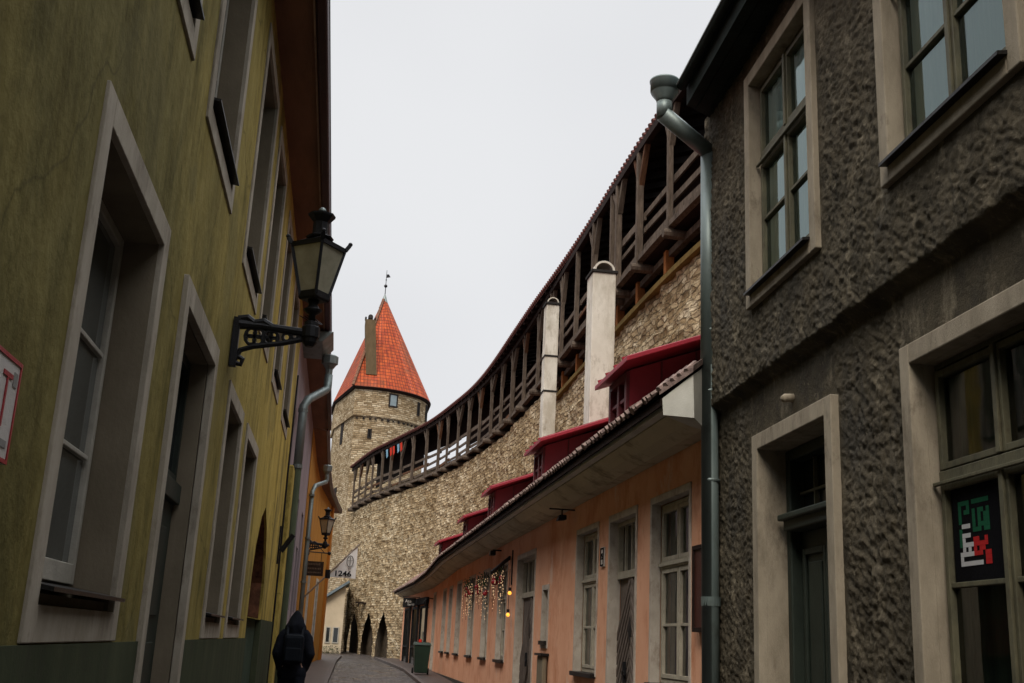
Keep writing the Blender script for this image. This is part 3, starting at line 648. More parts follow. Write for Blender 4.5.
# plank doors with fan of diagonal boards
def plank_door(s0, s1, k):
    z1 = 3.24; m = MB(); m.fb(FP, s0, s0 + .065, 0, z1, -.14, .014); m.fb(FP, s1 - .065, s1, 0, z1, -.14, .014); m.fb(FP, s0 + .065, s1 - .065, z1 - .09, z1, -.14, .014)
    o = m.build('door', 'pink_trim', ph)
    a, b = s0 + .0655, s1 - .0655; zt = 2.42; g0 = .15
    m = MB(); m.fb(FP, a, b, g0, zt, -.18, -.15)
    mid = (a + b) / 2; hw = (b - a) / 2; st = .15; cz = 1.75
    for sgn in (-1, 1):
        for q in range(-12, 22):
            z0 = g0 + q * st
            up = hw * 1.15
            pa = (mid + sgn * .012, z0 + (up if z0 < cz else 0)); pb = (mid + sgn * hw, z0 + (0 if z0 < cz else up))
            if min(pa[1], pb[1]) < g0 or max(pa[1], pb[1]) > zt - .02: continue
            P = []
            for oo in (-.15, -.11):
                for (s_, z_) in (pa, pb): P += [FP.p(s_, z_, oo), FP.p(s_, z_ + st * .62, oo)]
            m.add([P[0], P[1], P[3], P[2], P[4], P[5], P[7], P[6]], [(0, 1, 2, 3), (4, 7, 6, 5), (0, 4, 5, 1), (1, 5, 6, 2), (2, 6, 7, 3), (3, 7, 4, 0)])
    m.fb(FP, mid - .02, mid + .02, g0, zt, -.15, -.115)
    m.build('door_leaf', 'door_grey', o)
    m = MB(); m.add([FP.p(mid, 1.62, -.105), FP.p(mid + .1, 1.78, -.105), FP.p(mid, 1.95, -.105), FP.p(mid - .1, 1.78, -.105)], [(0, 1, 2, 3)]); m.fb(FP, mid + .15, mid + .19, 1.15, 1.4, -.15, -.07); m.fb(FP, mid + .1, mid + .24, 1.24, 1.29, -.1, -.07); m.build('door_handle', 'iron', o)
    m = MB(); m.ring(FP, a, b, zt, z1 - .095, .05, -.17, -.10, .09); n_ = 4
    for q in range(1, n_): m.fb(FP, a + (b - a) * q / n_ - .015, a + (b - a) * q / n_ + .015, zt + .09, z1 - .145, -.15, -.115)
    m.build('transom_frame', 'sash_cream', o)
    m = MB(); m.fb(FP, a, b, zt, z1 - .1, -.19, -.175); m.build('pane', 'glass', o)
for i, (a, b) in enumerate(PD[:2]): plank_door(a, b, i)
a, b = PD[2]; m = MB(); m.ring(FP, a, b, .3, 3.2, .09, -.1, .014); o = m.build('door', 'pink_trim', ph)
m = MB(); m.fb(FP, a + .09, b - .09, .3, 3.11, -.18, -.14); m.build('door_leaf', 'sash_cream', o)
# cornice: cove, board and roof edge
EV = [(2.88, 9.87, 3.88), (2.88, 33, 3.86), (2.93, 38, 3.70), (2.86, 42.5, 3.60), (2.52, 50.6, 3.50)]
IN = [(3.44, 9.97, 3.62), (3.5, 33, 3.60), (3.5, 38, 3.47), (3.45, 42.3, 3.38), (2.98, 50.4, 3.28)]
def loft(profile, name, mat, par, smooth=False, sub=1):
    """profile: list of (t, dz): t=0 at wall .. 1 at eave edge; swept along the eave"""
    m = MB(); k = len(profile)
    for e, i in zip(EV, IN):
        e = V(e); i = V(i)
        for t, dz in profile:
            p = i.lerp(V((e.x, e.y, i.z)), t); m.v.append((p.x, p.y, i.z + dz))
    n = len(EV)
    for q in range(n - 1):
        for j in range(k): m.f.append((q * k + j, q * k + (j + 1) % k, (q + 1) * k + (j + 1) % k, (q + 1) * k + j))
    m.f += [tuple(range(k)), tuple((n - 1) * k + j for j in range(k))[::-1]]
    return m.build(name, mat, par, smooth)
loft([(-.1, -.0), (.0, 0), (.18, .0), (.45, .05), (.72, .14), (.72, .22), (-.1, .22)], 'cornice', 'cornice', ph)
loft([(.74, .15), (.90, .15), (.90, .24), (.74, .24)], 'gutter_board', 'cornice_pale', ph)
loft([(.78, .255), (.97, .22), (.97, .17), (1.0, .17), (1.0, .245), (.8, .29)], 'eave_board', 'timber_dark', ph)
m = MB(); m.hexa([(2.90, 9.86, 3.70), (3.12, 9.60, 3.64), (3.30, 9.85, 3.60), (3.45, 10.19, 3.62), (2.89, 9.86, 3.86), (3.11, 9.60, 4.05), (3.30, 9.85, 4.2), (3.45, 10.19, 4.32)]); m.build('cornice_end', 'cornice_pale', ph)
m = MB(); m.hexa([(2.86, 9.86, 3.89), (3.10, 9.57, 4.07), (3.30, 9.82, 4.24), (3.50, 10.19, 4.36), (2.86, 9.86, 3.95), (3.10, 9.57, 4.13), (3.30, 9.82, 4.30), (3.50, 10.19, 4.42)]);
for i in range(5): q_ = i / 5; m.tube([(2.85 + .25 * q_, 9.86 - .29 * q_, 3.94 + .18 * q_), (2.98 + .25 * q_, 9.95 - .25 * q_, 4.06 + .18 * q_)], .03, 6)
m.build('verge', 'tile_end', ph)
# roof
PITCH = .80; RD = 2.2
m = MB(); uv = []; L = 0; prev = None
Rn = [(0, 0), (RD, RD * PITCH)]
for e in EV:
    if prev: L += (V(e) - prev).length
    prev = V(e)
    m.v += [(e[0] - .03, e[1], e[2] + .04), (e[0] + RD, e[1], e[2] + .04 + RD * PITCH)]; uv += [(L, 0), (L, 2.9)]
for q in range(len(EV) - 1): m.f.append((2 * q, 2 * q + 1, 2 * q + 3, 2 * q + 2))
k = len(m.v); 
for v_ in list(m.v): m.v.append((v_[0], v_[1], v_[2] - .05))
m.f += [(a + k, b + k, c + k, d + k) for a, b, c, d in m.f[:4]]; uv += uv
rfo = m.build('roof', 'pan_tile', ph, uvs=uv)
m = MB(); rr = random.Random(3)
for (a, b) in zip(EV, EV[1:]):
    a = V(a); b = V(b); n = int((b - a).length / .175)
    for i in range(n):
        p = a.lerp(b, (i + .5) / n); d = (b - a).normalized(); j = rr.uniform(-.022, .022)
        pts = [p + V((-.06 + j, rr.uniform(-.02, .02), .03 + j * .7)), p + V((.22, 0, .22 * PITCH + .06))]
        m.tube(pts, [max(.022, .036 + j * .8), .04], 6)
m.build('tile_ends', 'tile_end', rfo)
m = MB(); m.box(4.2, 5.0, 10.1, 40, 0, 3.6); m.box(5.0, 5.45, 10.1, 32, 0, 5.3); m.build('rear_wall', 'pink', ph)
m = MB(); m.add([(3.4, 10.12, 3.6), (5.1, 10.12, 3.6), (5.1, 10.12, 5.6)], [(0, 1, 2)]); m.add([(5.08, 10.1, 5.64), (5.08, 42, 5.5), (6.0, 42, 4.2), (6.0, 10.1, 4.2)], [(0, 1, 2, 3)]); m.build('gable', 'pink', ph)

# dormers
def dormer(yf, yn, zt, k):
    """yf far side, yn near side of the roof tip"""
    x0 = 3.1; a, b = yn + .62, yf - .14; fx_ = 3.28
    zr = lambda x: 3.9 + .04 + (x - 2.88) * PITCH   # main roof surface
    zd = lambda x: zt + (x - x0) * .37
    xe = 4.66; zo = zt - 4.8
    m = MB()
    for y in (a - .006, b + .006): m.v += [(fx_ + .02, y, zr(fx_) - .1 + zo), (fx_ + .02, y, zd(fx_) - .03), (xe, y, zd(xe) - .03), (xe, y, zr(xe) - .2 + zo)]
    m.f += [(0, 1, 2, 3), (4, 7, 6, 5), (1, 5, 6, 2)]
    d = m.build('dormer', 'dormer_red', ph)
    m = MB(); z0, z1 = zr(fx_) - .08 + zo, zd(fx_) - .04
    m.add([(fx_ + .10, a, z0), (fx_ + .10, b, z0), (fx_ + .10, b, z1), (fx_ + .10, a, z1)], [(0, 1, 2, 3)]); m.build('pane', M['leaded'], d)
    Fd = Fr((fx_, 0), (0, 1), (-1, 0))
    m = MB(); m.ring(Fd, a, b, z0, z1, .09, -.12, .02); mid = (a + b) / 2; m.fb(Fd, mid - .045, mid + .045, z0 + .09, z1 - .09, -.09, .012); m.fb(Fd, a + .09, mid - .045, (z0 + z1) / 2 - .02, (z0 + z1) / 2 + .02, -.09, .0); m.fb(Fd, mid + .045, b - .09, (z0 + z1) / 2 - .02, (z0 + z1) / 2 + .02, -.09, .0)
    m.build('window_frame', 'dormer_dark', d)
    m = MB(); m.hexa([(x0, yn, zt - .015), (x0, yf, zt - .015), (xe + .1, yf, zd(xe + .1)), (xe + .1, yn, zd(xe + .1)), (x0, yn, zt + .05), (x0, yf, zt + .05), (xe + .1, yf, zd(xe + .1) + .06), (xe + .1, yn, zd(xe + .1) + .06)])
    m.build('dormer_roof', 'dormer_red', d, bevel=.01)
    for q in range(4):
        y = yn + (yf - yn) * (q + .5) / 4; m = MB(); m.beam((x0 - .005, y, zt + .06), (xe + .1, y, zd(xe + .1) + .075), .02, .035); m.build('seam', 'dormer_red', d)
    for xx in (fx_ + .42, fx_ + .86):
        m = MB(); m.beam((xx, a - .012, zr(xx) - .1), (xx, a - .012, zd(xx) - .04), .02, .012); m.build('seam', 'dormer_dark', d)
def leaded():
    m, nt, b = newmat('leaded_panes')
    v = coords(nt, (1, 9, 9)); vo = nd(nt, 'ShaderNodeTexVoronoi', feature='DISTANCE_TO_EDGE', Scale=1.0, Randomness=.6); nt.links.new(v, vo.inputs['Vector'])
    c = ramp(nt, vo.outputs['Distance'], [(.04, (.32, .34, .33)), (.08, (.05, .075, .075))])
    nt.links.new(c, b.inputs['Base Color']); b.inputs['Roughness'].default_value = .15; return m
M['leaded'] = leaded()
for k, (yf, zt) in enumerate([(13.7, 4.8), (19.3, 4.8), (25.3, 4.78), (30.4, 4.67), (37.6, 4.60)]): dormer(yf, yf - 1.65, zt, k)

# notice board, house number, soffit floodlight, pole
m = MB(); m.fb(FP, 10.16, 10.60, 1.74, 2.56, .005, .06); nb = tag(m.build('notice_board', 'board_brown'), 'dark red brown notice board on the salmon wall beside the downpipe', 'notice board')
m = MB(); m.ring(FP, 10.16, 10.60, 1.74, 2.56, .04, .061, .075); m.build('frame', 'timber_dark', nb)
t = thing('house_number_plate', 'tiny grey framed number plate between the salmon house window and plank door', 'number plate', (3.5, 14.65, 2.7))
m = MB(); m.fb(FP, 14.55, 14.75, 2.6, 2.86, .002, .02); m.build('plate', 'sign_white', t)
m = MB(); m.ring(FP, 14.56, 14.74, 2.61, 2.85, .02, .021, .028); m.build('frame', 'ink', t)
def text_obj(s, size, mat, origin, right, up, parent, depth=.004, align='CENTER', name='lettering', bold=0, sx=1):
    cu = bpy.data.curves.new('lettering', 'FONT'); cu.body = s; cu.size = size; cu.extrude = depth; cu.align_x = align; cu.align_y = 'CENTER'; cu.offset = bold
    tmp = bpy.data.objects.new('tmp', cu); COL.objects.link(tmp); bpy.context.view_layer.update()
    me = bpy.data.meshes.new_from_object(tmp.evaluated_get(bpy.context.evaluated_depsgraph_get())); bpy.data.objects.remove(tmp)
    r_ = V(right).normalized(); u_ = V(up).normalized(); n_ = r_.cross(u_)
    mt = Matrix([[r_.x, u_.x, n_.x, origin[0]], [r_.y, u_.y, n_.y, origin[1]], [r_.z, u_.z, n_.z, origin[2]], [0, 0, 0, 1]])
    me.transform(mt @ Matrix.Diagonal((sx, 1, 1, 1))); me.materials.clear(); me.materials.append(M[mat])
    o = bpy.data.objects.new(name, me); COL.objects.link(o)
    if parent: o.parent = parent; o.matrix_parent_inverse = parent.matrix_world.inverted()
    return o
text_obj('15', .12, 'ink', (3.474, 14.65, 2.73), (0, -1, 0), (0, 0, 1), t)
t = thing('floodlight', 'small black floodlight under the cornice above the salmon wall', 'floodlight', (3.3, 17.0, 3.6))
m = MB(); m.box(3.10, 3.50, 16.6, 16.63, 3.56, 3.58); m.tube([(3.3, 16.61, 3.57), (3.3, 16.61, 3.48)], .012, 6); m.build('bracket', 'iron', t)
m = MB(); m.hexa([(3.22, 16.53, 3.39), (3.36, 16.53, 3.41), (3.36, 16.69, 3.41), (3.22, 16.69, 3.39), (3.25, 16.53, 3.48), (3.36, 16.53, 3.48), (3.36, 16.69, 3.48), (3.25, 16.69, 3.48)]); m.build('lamp_housing', 'iron', t, bevel=.01)
t = thing('security_camera', 'little black camera box high on the salmon wall above the garlands', 'security camera', (3.45, 25.2, 3.5))
m = MB(); m.box(3.3, 3.5, 24.3, 24.34, 3.5, 3.53); m.build('bracket', 'iron', t)
m = MB(); m.box(3.24, 3.36, 24.2, 24.45, 3.40, 3.5); m.build('camera_housing', 'iron', t, bevel=.01)
m = MB(); m.box(3.40, 3.48, 18.35, 18.85, 0, 1.38); po = tag(m.build('utility_cabinet', 'reveal', bevel=.02), 'narrow taupe cabinet against the salmon wall under the small window', 'cabinet')
m = MB(); m.box(3.36, 3.5, 18.3, 18.9, 1.382, 1.42); m.build('lid', 'tin_black', po)

# bulbs on a bracket arm and fairy-light garlands
t = thing('bulb_bracket', 'black iron arm with two glowing yellow bulbs beside the plank door', 'bracket lamp', (3.5, 22.6, 3.0))
m = MB(); m.beam((3.5, 23.0, 3.28), (3.02, 22.3, 2.9), .03, .07); m.beam((3.5, 22.6, 2.7), (3.5, 22.6, 3.4), .05, .05); m.build('bracket', 'iron', t)
m = MB(); m.tube([(3.40, 22.3, 3.0), (3.40, 22.3, 2.12)], .006, 5); m.build('cable', 'iron', t)
for z in (2.52, 2.10):
    m = MB(); m.ball((3.40, 22.2 if z > 2.3 else 22.3, z), .038); bo = m.build('bulb', 'bulb', t, True)
    m = MB(); m.lathe((3.40, 22.2 if z > 2.3 else 22.3, z + .05), [(.03, 0), (.03, .06)], 8); m.build('socket', 'iron', bo)
def garland(y0, y1, lab, seed):
    rr = random.Random(seed); t = thing('garland', lab, 'garland', (3.38, (y0 + y1) / 2, 3.2), 'light garlands over the salmon house windows')
    path = [V((3.38, y0 + (y1 - y0) * i / 10, 3.12 - .22 * sin(pi * i / 10))) for i in range(11)]
    m = MB(); m.tube(path, .012, 5)
    drops = [path[0].lerp(path[-1], rr.random()) for _ in range(11)]
    dl = []
    for p in drops:
        l = rr.uniform(.3, 1.0); p = V((3.38 + rr.uniform(-.04, .04), p.y, 3.0)); dl.append((p, l)); m.tube([p, p - V((0, 0, l))], .004, 4)
    m.build('cord', 'iron', t)
    m = MB()
    for p, l in dl:
        for i in range(int(l / .07)): m.ball(p + V((rr.uniform(-.03, .03), rr.uniform(-.05, .05), -i * .07 - rr.uniform(0, .04))), .011, 5, 4)
    tag(m.build('fairy_lights', 'fairy', t), kind='stuff')
    for i in range(5):
        p, l = dl[i]; m = MB(); m.ball(p - V((0, rr.uniform(-.2, .2), l * rr.uniform(.1, .6))), rr.uniform(.05, .075)); m.build('bauble', 'bauble_red', t, True)
    m = MB()
    for i in range(60):
        p = path[0].lerp(path[-1], rr.random()) + V((rr.uniform(-.05, .05), 0, rr.uniform(-.3, .05))); m.beam(p, p + V((rr.uniform(-.06, .06), rr.uniform(-.1, .1), rr.uniform(-.1, .02))), .012, .012)
    tag(m.build('fir_twigs', 'leaf', t), kind='stuff')
garland(23.0, 24.7, 'garland of warm lights and red baubles over the window next to the plank door', 1)
garland(25.7, 27.4, 'garland of warm lights over the middle of the three decorated windows', 2)
garland(28.4, 30.2, 'garland of warm lights over the decorated window farthest from the plank door', 3)

# shop front at the far end of the salmon house
sh = thing('glazed_shopfront', 'black wooden shop front with glazed doors at the far end of the salmon house', 'shopfront', (3.3, 45, 0))
def sb(a, b, c, d, e, f, name, mat): m = MB(); m.fb(FP2, a, b, c, d, e, f); return m.build(name, mat, sh)
for a in (.9, 3.2, 5.6): 
    sb(a, a + .14, .4, 2.85, .012, .10, 'pilaster', 'ink'); sb(a + .3, a + 1.7, .4, 2.75, .012, .03, 'shop_window', 'glass')
    m = MB(); m.ring(FP2, a + .25, a + 1.75, .35, 2.8, .09, .031, .07); m.fb(FP2, a + .34, a + 1.66, 1.2, 1.28, .031, .065); m.build('frame', 'ink', sh)
sb(.8, 7.8, 2.85, 3.1, .012, .12, 'shop_fascia', 'ink')
t = thing('shop_sign', 'black hanging shop sign with white script lettering near the green bin', 'shop sign', (2.9, 45, 2.9))
m = MB(); m.box(2.62, 3.12, 44.9, 44.96, 2.78, 3.12); m.build('signboard', 'ink', t)
text_obj('Ate', .17, 'sign_white', (2.82, 44.895, 2.98), (1, 0, 0), (0, 0, 1), t); text_obj('lierid', .13, 'sign_white', (2.93, 44.895, 2.86), (1, 0, 0), (0, 0, 1), t)
m = MB(); m.beam((2.6, 44.93, 3.15), (3.45, 44.93, 3.15), .03, .03); m.build('bracket', 'iron', t)
t = thing('hanging_hook', 'curved black iron hook on the salmon wall above the bin', 'iron hook', (3.4, 41, 2.8))
m = MB(); m.tube([(3.5, 41.3, 3.0), (3.3, 41.3, 3.02), (3.18, 41.3, 2.9), (3.22, 41.3, 2.72), (3.36, 41.3, 2.68)], .02, 6); m.build('hook', 'iron', t)

# wheelie bin
bx, by = 2.84, 36.6; bz = gz(by) + .07
t = thing('wheelie_bin', 'dark green wheelie bin standing by the salmon wall', 'bin', (bx, by, bz))
m = MB(); m.hexa([(bx - .2, by - .22, bz + .05), (bx + .2, by - .22, bz + .05), (bx + .2, by + .22, bz + .05), (bx - .2, by + .22, bz + .05), (bx - .26, by - .3, bz + .9), (bx + .26, by - .3, bz + .9), (bx + .26, by + .3, bz + .9), (bx - .26, by + .3, bz + .9)]); m.build('bin_body', 'bin_green', t, bevel=.02)
m = MB(); m.hexa([(bx - .285, by - .33, bz + .90), (bx + .285, by - .33, bz + .90), (bx + .285, by + .33, bz + .90), (bx - .285, by + .33, bz + .90), (bx - .25, by - .28, bz + .98), (bx + .25, by - .28, bz + .98), (bx + .25, by + .3, bz + 1.0), (bx - .25, by + .3, bz + 1.0)]); m.build('lid', 'bin_green', t, bevel=.02)
for s in (-1, 1):
    m = MB(); m.tube([(bx + s * .22, by + .2, bz + .1), (bx + s * .27, by + .2, bz + .1)], .1, 14); m.build('wheel', 'rubber', t)
m = MB(); m.tube([(bx - .2, by + .34, bz + .9), (bx + .2, by + .34, bz + .9)], .018, 6); m.build('handle', 'rubber', t)
m = MB(); m.lathe((bx - .08, by - .15, bz + .985), [(.05, 0), (.055, .03), (.045, .09), (.05, .1)], 10); tag(m.build('drink_cup', 'red_cloth'), 'bright red cup left on the lid of the green bin', 'cup')

# ------------------------------------------------------------------ city wall, gallery, tower
JP = [(5.9, 8), (5.45, 12), (5.1, 16), (5.0, 20), (5.05, 28), (5.05, 32.6), (4.93, 36.7), (4.64, 40.8), (4.2, 44.3), (3.75, 47.4), (3.3, 49.7), (2.75, 51.9), (1.95, 55.1), (1.2, 58.3), (.25, 64.2)]
def cat(P, n=14):
    out = []
    for i in range(len(P) - 1):
        p0, p1, p2, p3 = [V((*P[max(0, min(len(P) - 1, j))], 0)) for j in (i - 1, i, i + 1, i + 2)]
        for k in range(n):
            t = k / n; out.append(.5 * ((2 * p1) + (p2 - p0) * t + (2 * p0 - 5 * p1 + 4 * p2 - p3) * t * t + (3 * p1 - p0 - 3 * p2 + p3) * t ** 3))
    out.append(V((*P[-1], 0))); return out
CP = cat(JP); CL = [0]
for a, b in zip(CP, CP[1:]): CL.append(CL[-1] + (b - a).length)
LT = CL[-1]
def cur(u, off=0, z=0):
    """point on gallery line at arc length u, moved off metres away from the street"""
    u = max(0, min(LT - 1e-4, u)); i = 0
    lo, hi = 0, len(CL) - 1
    while hi - lo > 1:
        md = (lo + hi) // 2
        if CL[md] <= u: lo = md
        else: hi = md
    t = (u - CL[lo]) / (CL[hi] - CL[lo]); p = CP[lo].lerp(CP[hi], t)
    i0 = max(0, lo - 3); i1 = min(len(CP) - 1, hi + 3); d = (CP[i1] - CP[i0]).normalized()
    n = V((d.y, -d.x, 0)); q = p + n * off; return V((q.x, q.y, z))
def ovh(u):   # the roof edge swings out a little further in the middle of the curve
    return -.05 + .14 * sst(22, 31, cur(u).y) + .15 * math.exp(-((cur(u).y - 33.5) / 5.5) ** 2)
def sst(a, b, x): t = max(0, min(1, (x - a) / (b - a))); return t * t * (3 - 2 * t)
UG = 20.6
def woff(u): return .36 - .20 * sst(UG, UG + 1.2, u)      # wall face behind the joist ends
WT = 8.35; WN = 7.93; UG = 20.6   # the near stretch of wall stops lower, under timber struts
cw = thing('city_wall', 'tall curving medieval rubble stone wall behind the salmon house', 'city wall', (5.7, 30, 0))
us = [2 + .06 * i for i in range(int((LT + .9 - 2) / .06))]; zs = [.0 + .06 * j for j in range(int(WT / .06) + 1)]
NI = [(1.02, .31), (1.66, .31), (2.28, .30)]   # x centre and half width of the three pointed niches
def niche_hit(p, z):
    if p.y < 50: return False
    for cx, hw in NI:
        t = z - .6
        if t < 0 or t > 2.15: continue
        w2 = hw * .82 * (1 if t < .6 else max(0, 1 - ((t - .6) / 1.5) ** 1.7))
        if abs(p.x - cx) < w2: return True
    return False
m = MB(); uv = []; nz = len(zs); hit = {}
for i, u in enumerate(us):
    for j, z in enumerate(zs):
        uu = min(u, LT - .01); base = cur(uu, woff(uu))
        if u > LT: base = base + (cur(LT - .01) - cur(LT - .6)).normalized() * (u - LT)
        q = V((u * .9, z * 1.5, 3.7))
        d = .055 * noise.noise(q * 2.2) + .06 * noise.noise(q * .6) + .05 * noise.noise(q * 5.1)
        nrm = (cur(min(uu + .3, LT)) - cur(max(uu - .3, 0))).normalized(); nn = V((-nrm.y, nrm.x, 0))
        p = base + nn * (d + .03 * (1 - z / WT)); m.v.append((p.x, p.y, z)); uv.append((u, z)); hit[(i, j)] = niche_hit(p, z)
for i in range(len(us) - 1):
    for j in range(nz - 1):
        if hit[(i, j)] or (us[i] < UG and zs[j + 1] > WN + .03): continue
        m.f.append((i * nz + j, (i + 1) * nz + j, (i + 1) * nz + j + 1, i * nz + j + 1))
m.build('wall_face', 'wallstone', cw, True, uvs=uv)
m = MB(); n = 60
for i in range(n + 1):
    u = 2 + (LT - 2) * i / n
    wt = WT - .02 if u > UG + .3 else WN - .02
    for off, z in ((woff(u) + .03, wt), (2.3, wt), (2.3, 0), (woff(u) + 1.2, 0)): m.v.append(cur(u, off, z)[:])
for i in range(n):
    for q in (0, 1): m.f.append((4 * i + q, 4 * i + q + 1, 4 * i + 5 + q, 4 * i + 4 + q))
m.f += [(0, 1, 2, 3)]
m.build('wall_core', M['wallstone'], cw, uvs=[(v_[1], v_[2]) for v_ in m.v])
# recess behind the niches
m = MB(); 
for i in range(11):
    u = LT - 14 + 13 * i / 10
    for z in (.2, 3.4): m.v.append(cur(u, woff(u) + .35, z)[:])
for i in range(10): m.f.append((2 * i, 2 * i + 1, 2 * i + 3, 2 * i + 2))
m.build('niche_back', basic('dark_niche_stone', (.10, .075, .05), (.03, .024, .018), .9, 5, (1, 1, 1), .8, 14), cw)  # niche backs a darker brown than the wall face
# stone parapet at the back of the walk, left open for a stretch
def parapet(u0, u1, z1, k=24):
    m = MB()
    for i in range(k + 1):
        u = u0 + (u1 - u0) * i / k
        for off, z in ((1.55, WT), (1.55, z1), (2.25, z1), (2.25, WT)): m.v.append(cur(u, off, z)[:])
    for i in range(k):
        for q in range(3): m.f.append((4 * i + q, 4 * i + q + 1, 4 * i + 5 + q, 4 * i + 4 + q))
    m.f += [(0, 1, 2, 3), tuple(4 * k + q for q in range(4))]
    m.build('parapet', 'wallstone', cw, uvs=[(v_[1] + v_[0], v_[2]) for v_ in m.v])
def u_at(y):
    return min(CL, key=lambda L_: abs(cur(L_).y - y))
uo0, uo1 = u_at(47.6), u_at(52.2)
parapet(2, u_at(33), 10.2); parapet(u_at(33), uo0, 9.55); parapet(uo1, LT, 9.55)
t = thing('iron_wall_bracket', 'dark iron canopy bracket above the pointed niches in the stone wall', 'wall bracket', (1.5, 56, 3))
pc = cur(LT - 6.4, .1, 3.05)
m = MB(); m.beam(pc + V((.25, .4, 0)), pc + V((.25, -.35, .12)), .06, .06); m.beam(pc + V((-.25, .4, 0)), pc + V((-.25, -.35, .12)), .06, .06); m.build('bracket', 'iron', t)
m = MB(); m.beam(pc + V((-.42, -.2, .16)), pc + V((.42, -.2, .1)), .6, .08); m.build('canopy', 'timber_dark', t)

ga = thing('wooden_wall_gallery', 'roofed timber gallery with posts and rails running along the top of the stone wall', 'gallery', (5, 30, 8.4))
ZF = 8.5
def sweep(off0, off1, za0, za1, u0, u1, name, mat, k=90, par=None, th=None, wob=0):
    """board swept along the curve; cross-section off0..off1, z za0..za1"""
    m = MB()
    for i in range(k + 1):
        u = u0 + (u1 - u0) * i / k; w2 = wob * noise.noise(V((u * .7, za0, 1)))
        for off, z in ((off0, za0), (off1, za0), (off1, za1), (off0, za1)): m.v.append(cur(u, off, z + w2)[:])
    for i in range(k):
        for q in range(4): m.f.append((4 * i + q, 4 * i + (q + 1) % 4, 4 * i + 4 + (q + 1) % 4, 4 * i + 4 + q))
    m.f += [(0, 1, 2, 3), tuple(4 * k + q for q in range(4))[::-1]]
    return m.build(name, mat, par or ga)
sweep(.02, 1.5, ZF + .06, ZF + .11, 3, LT, 'floor', 'timber_dark')
sweep(.0, .12, ZF + .04, ZF + .14, 3, LT, 'edge_beam', 'timber')
sweep(-.02, .10, 10.76, 10.90, 3, LT, 'top_plate', 'timber_dark')
sweep(1.45, 1.5, 9.9, 11.4, 3, u_at(47.4), 'back_boarding', 'timber_dark'); sweep(1.45, 1.5, 10.4, 11.4, u_at(47.4), u_at(54), 'back_boarding', 'timber_dark', 30); sweep(1.45, 1.5, 9.9, 11.4, u_at(54), LT, 'back_boarding', 'timber_dark', 30)
sweep(.26, .46, WN, WN + .10, 3, UG, 'wall_plate', 'timber_mossy'); sweep(1.6, 1.7, WN, ZF + .5, 3, UG + 1, 'back_boarding', 'timber_dark'); sweep(.30, .42, ZF - .17, ZF - .05, 3, UG, 'inner_beam', 'timber')
sweep(1.2, 1.24, 8.9, 9.05, uo0, uo1, 'back_rail', 'timber', 20); sweep(1.2, 1.24, 9.3, 9.42, uo0, uo1, 'back_rail', 'timber', 20)
# roof
m = MB(); uv = []; k = 110
sec = [(-.08, 10.92), (2.4, 11.86), (2.4, 11.93), (-.08, 10.99)]; vv = [0, 2.8, 2.8, 0]
for i in range(k + 1):
    u = 2 + (LT + .0 - 2) * i / k
    for (off, z), v_ in zip(sec, vv): m.v.append(cur(u, off if off > 0 else -ovh(u), z)[:]); uv.append((u, v_))
for i in range(k):
    for q in range(4): m.f.append((4 * i + q, 4 * i + (q + 1) % 4, 4 * i + 4 + (q + 1) % 4, 4 * i + 4 + q))
m.f += [(0, 1, 2, 3), tuple(4 * k + q for q in range(4))[::-1]]
gr = m.build('roof', 'gallery_tile', ga, uvs=uv); gr.data.materials.append(M['timber_dark'])
for p in gr.data.polygons:
    if p.normal.z < -.1: p.material_index = 1
m = MB(); u = 4
while u < LT:
    m.tube([cur(u, -.05 - ovh(u), 10.985), cur(u, .3, 11.12)], [.06, .055], 6); u += .20
m.build('tile_ends', 'gallery_tile', gr, uvs=[(0, 0)] * len(m.v))
m = MB(); u = 3.6
while u < LT:
    m.beam(cur(u, .02 - ovh(u), 10.87), cur(u, 1.9, 11.47), .06, .08); u += .62
tag(m.build('rafters', 'timber_dark', gr))
# posts, braces, joists
posts = []; u = CL[0] + .5
rr = random.Random(11)
sp = [u_at(y) for y in (11.5, 13.3, 15.1, 16.95, 18.85, 20.7, 21.1, 22.8, 24.6, 26.4, 28.2, 30.0, 32.2, 34.4, 36.3, 38.3, 40.3, 42.1, 43.9, 45.6, 47.3, 49.3, 51.2, 52.9, 54.6, 56.2, 57.9, 59.6, 61.6, 63.3)]
for i, u in enumerate(sp):
    p0 = cur(u, .04, ZF - .12); p1 = cur(u + rr.uniform(-.05, .05), .04, 10.78); wd = rr.uniform(.085, .125)
    m = MB(); m.beam(p0, p1, wd, wd, (cur(u + .2) - cur(u)).normalized()); po = m.build('post', 'timber', ga)
    m = MB()
    for s in (-1, 1):
        if rr.random() < .75: m.beam(cur(u, .06, 10.15 - rr.uniform(-.1, .2)), cur(u + s * rr.uniform(.3, .6), .06, 10.84), .09, .1, (cur(u, 1) - cur(u)).normalized())
    if m.v: m.build('brace', 'timber' if i % 4 else 'timber_brown', po)
    m = MB(); a = cur(u, (-.16 if u > UG else -.04) - rr.uniform(0, .08), ZF - .07); b = cur(u, 1.4, ZF - .08)
    m.tube([a, a.lerp(b, .04), b], [.075, .09, .09], 9); m.build('joist', 'timber', ga)
    if cur(u).y < 27:
        m = MB(); m.beam(cur(u + .9, .33, WN + .10), cur(u + .9, .33, ZF - .05), .15, .15); 
        m.beam(cur(u + .9, .36, WN + .12), cur(u + .9, 1.0, ZF - .1), .07, .08); m.build('strut', 'timber_orange', ga)
rr = random.Random(21)
